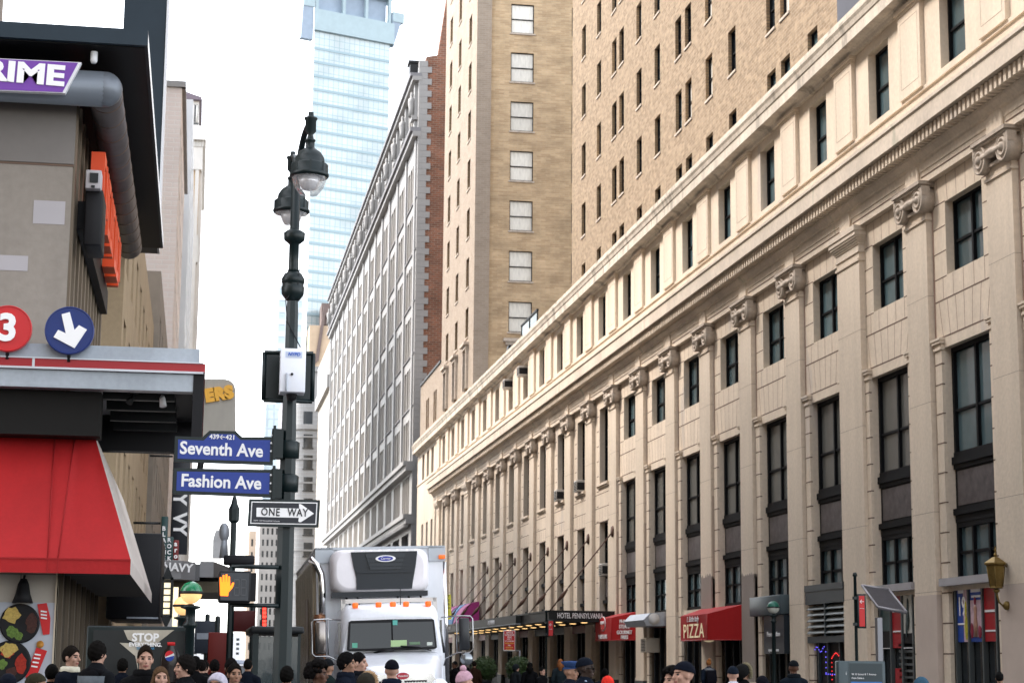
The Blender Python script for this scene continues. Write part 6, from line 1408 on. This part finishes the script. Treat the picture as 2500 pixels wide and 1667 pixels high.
def HV(a, e, rx, ry, rz, c=(0,.012,1.672)): return (c[0]+rx*math.cos(e)*math.sin(a), c[1]-ry*math.cos(e)*math.cos(a), c[2]+rz*math.sin(e))
def rough(a, e, amp): return 1+amp*(math.sin(a*7+e*5)*math.cos(e*9-a*3)+.8*math.sin(a*15+e*4)*math.sin(e*17+a*2))
HAIR = {}
def mk(name, b): 
    me = bpy.data.meshes.new(name); me.from_pydata(b.v, [], b.f); me.polygons.foreach_set('use_smooth', [True]*len(me.polygons)); me.materials.append(None); me.update(); HAIR[name] = me
frontal = lambda a: .5*(1+math.cos(a))      # 1 at the face, 0 at the back
mk('short', shell(lambda a,e: HV(a,e,.079*rough(a,e,.035),.102*rough(a,e,.035),.108+.006*math.sin(a*5)), lambda a: -.75+1.3*frontal(a)**2.2+.05*math.sin(a*11)))
mk('quiff', shell(lambda a,e: HV(a,e,.078,.103+.008*frontal(a),.112+.012*frontal(a)*math.sin(e)), lambda a: -.7+1.36*frontal(a)**2+.04*math.sin(a*13)))
mk('thick', shell(lambda a,e: HV(a,e,.088*rough(a,e,.06),.110*rough(a,e,.06),.118*rough(a,e,.04)), lambda a: -.95+1.5*frontal(a)**2+.06*math.sin(a*9)))
b = shell(lambda a,e: HV(a,e,.083,.104,.105), lambda a: -.9+1.4*frontal(a)**1.5)
for s in (-1,1): cap(b, [(s*.07,-.01,1.66),(s*.082,-.005,1.58),(s*.09,-.03,1.48),(s*.085,-.05,1.38)], [.022,.028,.03,.02], 10)
cap(b, [(0,.06,1.66),(0,.085,1.56),(0,.09,1.44)], [.06,.075,.06], 12); mk('long', b)
b = shell(lambda a,e: HV(a,e,.082,.103,.104), lambda a: -.8+1.3*frontal(a)**1.8); b.ell((0,.075,1.765),(.045,.045,.04),12,8); mk('bun', b)
b = MB()
for i in range(170):
    a = random.uniform(0,2*math.pi); e = random.uniform(-.7,1.57)
    if e < -.55+1.2*frontal(a)**1.5: continue
    p = HV(a,e,.115,.13,.125); r_ = random.uniform(.022,.034); b.ell(p, (r_,r_,r_), 8, 5)
mk('curly', b)
mk('beanie', shell(lambda a,e: HV(a,e,.087*rough(a,e,.015),.108*rough(a,e,.015),.108), lambda a: -.12+.42*frontal(a)))
b = shell(lambda a,e: HV(a,e,.091,.114,.125), lambda a: -.25+.55*frontal(a)); b.ell((0,.03,1.815),(.042,.042,.042),12,8); mk('pom', b)
b = shell(lambda a,e: HV(a,e,.086,.108,.108), lambda a: .02+.28*frontal(a)); b.loft([[(x*.075, -.085-.075*y_, 1.700-.012*y_+zz_) for x,y_ in [(math.cos(t),math.sin(t)) for t in [math.pi*i/10 for i in range(11)]]] for zz_ in (0,.008)]); mk('cap', b)
b = shell(lambda a,e: HV(a,e,.088,.108,.09), lambda a: .15+.2*frontal(a)); b.loft([[(math.sin(t)*r_, -math.cos(t)*r_*1.08+.0, z_) for t in [2*math.pi*i/24 for i in range(24)]] for r_, z_ in ((.09,1.72),(.095,1.75),(.135,1.785),(.13,1.80),(.02,1.81))]); b.loft([[(x*.075, -.09-.06*y_, 1.710-.03*y_+zz_) for x,y_ in [(math.cos(t),math.sin(t)) for t in [math.pi*i/10 for i in range(11)]]] for zz_ in (0,.008)]); mk('peaked', b)
b = shell(lambda a,e: HV(a,e,.112*rough(a,e,.01),.13,.135,(0,.025,1.655)), lambda a: -1.25+1.72*frontal(a)**.8); mk('hood', b)
b = MB()
for i in range(420):
    t = random.uniform(-1,1)*2.2; c_ = Vector((.105*math.sin(t), -.055+.01*random.gauss(0,1), 1.66+.125*math.cos(t))); d = Vector((random.gauss(0,1),random.gauss(0,1),random.gauss(0,1))).normalized()*.042; o_ = d.orthogonal().normalized()*.006; b.quad(c_-o_, c_+o_, c_+d+o_*.2, c_+d-o_*.2)
for i in range(20): t = -2.2+4.4*i/19; b.ell((.105*math.sin(t),-.055,1.66+.125*math.cos(t)), (.028,.028,.028), 8, 6)
mk('fur', b)
b = MB(); b.loft([[(math.sin(t)*r_*1.05, -math.cos(t)*r_+.012, z_) for t in [2*math.pi*i/22 for i in range(22)]] for r_, z_ in ((.10,1.47),(.112,1.50),(.105,1.54),(.085,1.555),(.08,1.53))]); mk('collar', b)
b = MB()
for s in (-1,1): b.loft([[(s*.033+.026*math.cos(t), y_, 1.650+.02*math.sin(t)) for t in [2*math.pi*i/12 for i in range(12)]] for y_ in (-.098,-.104)]); b.box(s*.06-.004+s*.014, s*.06+.004+s*.014, -.1, .0, 1.65, 1.656)
mk('glasses', b)
b = MB(); b.ell((0,.10,1.43),(.12,.06,.07),16,10); cap(b, [(-.12,.06,1.45),(0,.1,1.47),(.12,.06,1.45)], [.04,.05,.04], 10); mk('hood_down', b)
b = MB(); cap(b, [(-.10,-.145,1.0),(-.11,-.13,1.3),(-.10,.0,1.50),(-.08,.12,1.44)], [.018]*4, 8); cap(b, [(.10,-.145,1.0),(.11,-.13,1.3),(.10,.0,1.50),(.08,.12,1.44)], [.018]*4, 8); b.bbox(-.14,.14,.14,.30,1.02,1.44,.05); mk('backpack', b)
b = MB(); b.loft([[(.2*math.cos(t), .02+.155*math.sin(t), z_) for t in [math.pi*i/14 for i in range(15)]] + [(.205*math.cos(t), .02+.165*math.sin(t), z_) for t in [math.pi*(14-i)/14 for i in range(15)]] for z_ in (1.26,1.42)]); mk('yoke', b)
MC = {}
def cm(name, col, rough_=.8, var=.15, scale=6):
    if max(col) < .07 and 'skin' not in name and 'lip' not in name: col = tuple(x*.42 for x in col)
    if name not in MC: MC[name] = mat(name, col, rough_, var=var, scale=scale, spec=.04 if var > .1 else .2)
    return MC[name]
skin = {'fair': cm('fair skin',(.40,.235,.175),.55,.06), 'tan': cm('tan skin',(.27,.15,.10),.55,.06), 'brown': cm('brown skin',(.085,.04,.025),.5,.08), 'dark': cm('dark skin',(.03,.017,.012),.5,.08)}
eye = cm('eye', (.05,.04,.035), .3, 0); lip = {'fair': cm('lips',(.22,.07,.06),.5,0), 'tan': cm('lips tan',(.26,.11,.085),.5,0), 'brown': cm('lips brown',(.12,.045,.035),.5,0), 'dark': cm('lips dark',(.05,.022,.02),.5,0)}
navy = (.010,.014,.026); blk = (.008,.008,.010)
def person(label, px, ytop, Y, face, sk='fair', hair='short', hc_=(.02,.014,.01), coat=navy, extras=(), pose=None, tr=(.012,.014,.02), lean=0):
    if px < 620 and Y < 26: Y *= .92
    p = at(px, ytop, Y); ztop = p.z; hat = hair in ('beanie','pom','cap','peaked','hood')
    H = ztop - .15*(p.x < 1.75 and (Y > 25.2 or Y < 6.5) or p.x > 18.6); base = H/(1.79 if not hat else 1.80); z0 = ztop - H
    base = max(.84, min(1.12, base))
    if hair == 'hood': base = H/1.79
    t = thing('person', label, 'person', (p.x, Y, z0), R(face)); t.scale = (base*.97+.03,)*2 + (base,)
    pose = random.randint(0,1) if pose is None else pose
    def add(name, me, mats):
        o = bpy.data.objects.new(name, me); COL.objects.link(o); o.parent = t
        for i, m_ in enumerate(mats): o.material_slots[i].link = 'OBJECT'; o.material_slots[i].material = m_
        return o
    add('body', BODY[pose], [skin[sk], eye, lip[sk], cm('brow'+sk, tuple(min(1,x*.8) for x in hc_) , .8, 0)])
    for nm, me, c_ in (('coat', COAT[pose], coat), ('trousers', TROU[pose], tr), ('shoes', SHOE[pose], blk)):
        if not me.materials: me.materials.append(None)
        add(nm, me, [cm('%s cloth %.3f %.3f %.3f' % ((nm,)+tuple(c_)), c_)])
    nm = {'beanie':'hat','pom':'hat','cap':'hat','peaked':'hat','hood':'hood'}.get(hair, 'hair')
    add(nm, HAIR[hair], [cm('%s colour %.3f %.3f %.3f' % ((nm,)+tuple(hc_)), hc_, .75, .25, 30)])
    for e in extras:
        k_, c_ = e[0], e[1]; add({'fur':'fur_trim','collar':'collar','glasses':'glasses','hood_down':'hood','backpack':'backpack','yoke':'jacket_yoke','long':'hair','short':'hair','hood':'hood'}[k_], HAIR[k_], [cm('%s colour %.3f %.3f %.3f' % ((k_,)+tuple(c_)), c_, .75, .2, 20)])
    return t
# face: 0 looks at the camera, 90 looks right (+X), -90 looks left, 180 looks away
person('man in a navy parka with a pale collar smiling towards the right', 176, 1573, 23.8, 62, 'fair', 'short', (.018,.013,.01), navy, [('collar',(.55,.52,.42)),('hood_down',navy)])
person('man with dark hair and a grey yoked jacket turned away', 240, 1563, 23.3, 140, 'fair', 'thick', (.012,.010,.009), (.016,.018,.022), [('yoke',(.10,.115,.13)),('hood_down',(.012,.012,.015))])
person('grinning man in a dark zipped jacket in front of the street advert', 356, 1573, 20.6, 8, 'fair', 'quiff', (.025,.016,.01), (.012,.012,.014), [('collar',(.012,.012,.014))])
person('smiling young woman with long brown hair', 393, 1622, 20.2, 12, 'fair', 'long', (.07,.04,.022), (.02,.02,.025))
person('child sized figure in a navy knit hat at the lower left corner', 22, 1637, 18.2, 170, 'fair', 'beanie', (.012,.016,.03), (.08,.12,.22))
person('person in an olive flecked knit hat facing right', 92, 1636, 18.0, 100, 'tan', 'beanie', (.055,.05,.03), (.02,.02,.022))
person('pale man with thick dark hair in profile facing left', 452, 1596, 21.2, -82, 'fair', 'thick', (.016,.013,.012), (.012,.013,.016))
person('reddish faced person half hidden behind the young man looking down', 566, 1603, 24, 20, 'brown', 'short', (.01,.008,.008), blk)
person('young man with cropped hair looking down in a bright navy jacket', 574, 1614, 21.2, 15, 'tan', 'short', (.012,.01,.009), (.02,.035,.12), [('collar',(.03,.05,.16))])
person('woman in a lilac grey hood', 530, 1640, 20.2, -25, 'tan', 'hood', (.40,.38,.45), (.30,.28,.34), [('short',(.01,.008,.008))])
person('figure with a dark mop of hair behind the profile man', 478, 1600, 26, 175, 'brown', 'thick', (.008,.007,.007), blk)
person('dark coated figure under the far red parking sign', 500, 1608, 28, 160, 'fair', 'short', (.01,.008,.008), blk)
person('dark haired figure left of the thin street post', 524, 1611, 29, 190, 'tan', 'thick', (.01,.008,.008), (.01,.011,.014))
person('figure with a cream hood lowered on the back', 492, 1616, 27, 185, 'fair', 'short', (.015,.011,.01), blk, [('hood_down',(.5,.44,.34))])
person('woman with a big dark curly hairdo facing right', 778, 1614, 19.3, 78, 'brown', 'curly', (.010,.008,.008), blk)
person('dark haired man in a navy coat in profile facing right', 848, 1590, 22.2, 80, 'tan', 'thick', (.009,.008,.009), (.012,.018,.034), [('collar',(.012,.018,.034))])
person('man in a dark jacket just beyond the navy coated man', 877, 1589, 23.0, 75, 'fair', 'short', (.009,.008,.009), (.012,.014,.02), [('collar',(.01,.012,.018))])
person('person in a dark cap with a pale patch near the truck', 801, 1602, 24.2, 165, 'tan', 'cap', (.012,.014,.018), (.02,.035,.035))
person('person seen from behind in a black knit hat in front of the truck grille', 957, 1604, 21, 178, 'fair', 'beanie', (.009,.010,.018), (.014,.022,.048), [('collar',(.014,.022,.048))])
person('person in a tan fur trimmed hood below the truck bonnet', 896, 1640, 20, 150, 'fair', 'hood', (.05,.045,.035), (.06,.055,.045), [('fur',(.36,.24,.14))])
person('person in a pink knit hat with a pompom', 1136, 1634, 20.2, 110, 'fair', 'pom', (.44,.27,.33), (.03,.03,.05))
person('person in a white hood right of the truck', 1075, 1655, 18.6, 160, 'fair', 'hood', (.68,.70,.76), (.55,.57,.65))
person('man in a black knit hat and glasses facing right with a pale strap', 1430, 1599, 21, 78, 'dark', 'beanie', (.010,.014,.026), (.012,.018,.034), [('glasses',(.01,.01,.01)),('backpack',(.25,.32,.42))])
person('officer in a blue peaked cap behind the man in glasses', 1394, 1614, 25, 70, 'tan', 'peaked', (.03,.06,.16), (.015,.02,.035))
person('woman with long copper hair under the hotel canopy', 1368, 1606, 58, 170, 'fair', 'long', (.22,.08,.03), (.03,.045,.055))
person('dark coated woman with black hair left of the canopy post', 1294, 1614, 54, 170, 'tan', 'long', (.008,.007,.007), blk)
person('hooded person below the red gift sign', 1261, 1619, 56, 120, 'fair', 'hood', (.02,.025,.03), (.025,.03,.035))
person('small dark figure beside the green canopy post', 1324, 1627, 50, 40, 'fair', 'short', (.01,.009,.008), blk)
person('dark haired person below the red steak awning', 1477, 1630, 40, 175, 'tan', 'thick', (.008,.007,.007), (.015,.02,.025))
person('person in a bright red hooded jacket', 1484, 1648, 27, 165, 'fair', 'hood', (.60,.03,.02), (.60,.03,.02))
person('dark coated man walking past the hotel planters', 1130, 1603, 62, 150, 'brown', 'cap', (.008,.008,.009), blk)
person('person with a reddish face beside the walker near the planters', 1110, 1612, 60, -60, 'brown', 'short', (.008,.008,.009), blk)
person('brown coated figure near the left planter', 1158, 1612, 66, 170, 'fair', 'short', (.02,.012,.01), (.05,.022,.014))
person('man in a navy knit hat in profile facing left close to the camera', 1668, 1607, 16.4, -80, 'fair', 'beanie', (.010,.013,.026), (.014,.018,.03), [('collar',(.5,.5,.52))])
person('person with dark curls just behind the man in the navy hat', 1640, 1630, 19, -60, 'fair', 'curly', (.012,.01,.01), (.03,.045,.05))
person('man with a ginger topknot and grey hood walking away', 1730, 1607, 60, 180, 'fair', 'bun', (.30,.12,.04), (.018,.028,.05), [('hood_down',(.16,.17,.19)),('backpack',(.02,.02,.03))])
person('person in a navy knit hat with a white hood lowered', 1789, 1621, 25, 172, 'fair', 'beanie', (.012,.02,.036), (.5,.5,.56), [('hood_down',(.62,.60,.66))])
person('person in a dark hood edged with greenish fur', 1815, 1619, 26, 120, 'tan', 'hood', (.015,.015,.015), blk, [('fur',(.16,.14,.09))])
person('person with a cream hood over a dark jacket', 1860, 1650, 24, 200, 'fair', 'thick', (.012,.012,.02), blk, [('hood_down',(.55,.48,.36))])
person('broad man in a dark cap and navy jacket seen from behind', 1937, 1607, 29.5, 178, 'brown', 'cap', (.010,.012,.016), (.012,.020,.032), [('collar',(.010,.014,.02))], lean=0)
person('person in a teal blue hood at the lower right', 2249, 1650, 22, 160, 'fair', 'hood', (.03,.07,.11), (.02,.03,.04))
person('dark haired person by the blue posters at the right edge', 2440, 1637, 32, 150, 'tan', 'short', (.010,.010,.010), (.02,.022,.026))

for i, (px, y, Y, f, hr, lab) in enumerate(((606,1606,30,170,'short','dark coated figure just left of the glass shelter'),(640,1609,37,190,'thick','dark figure seen through the shelter glass'),(701,1624,22,170,'thick','dark haired figure directly beside the street pole'),(430,1604,30,175,'short','dark figure behind the lamp post of the green globe'),(300,1612,27,170,'thick','dark figure in front of the street advert frame'),(128,1618,24,160,'short','dark haired figure behind the olive knit hat'))):
    person(lab, px, y, Y, f, 'tan', hr, (.01,.009,.008), blk if i % 2 else navy)
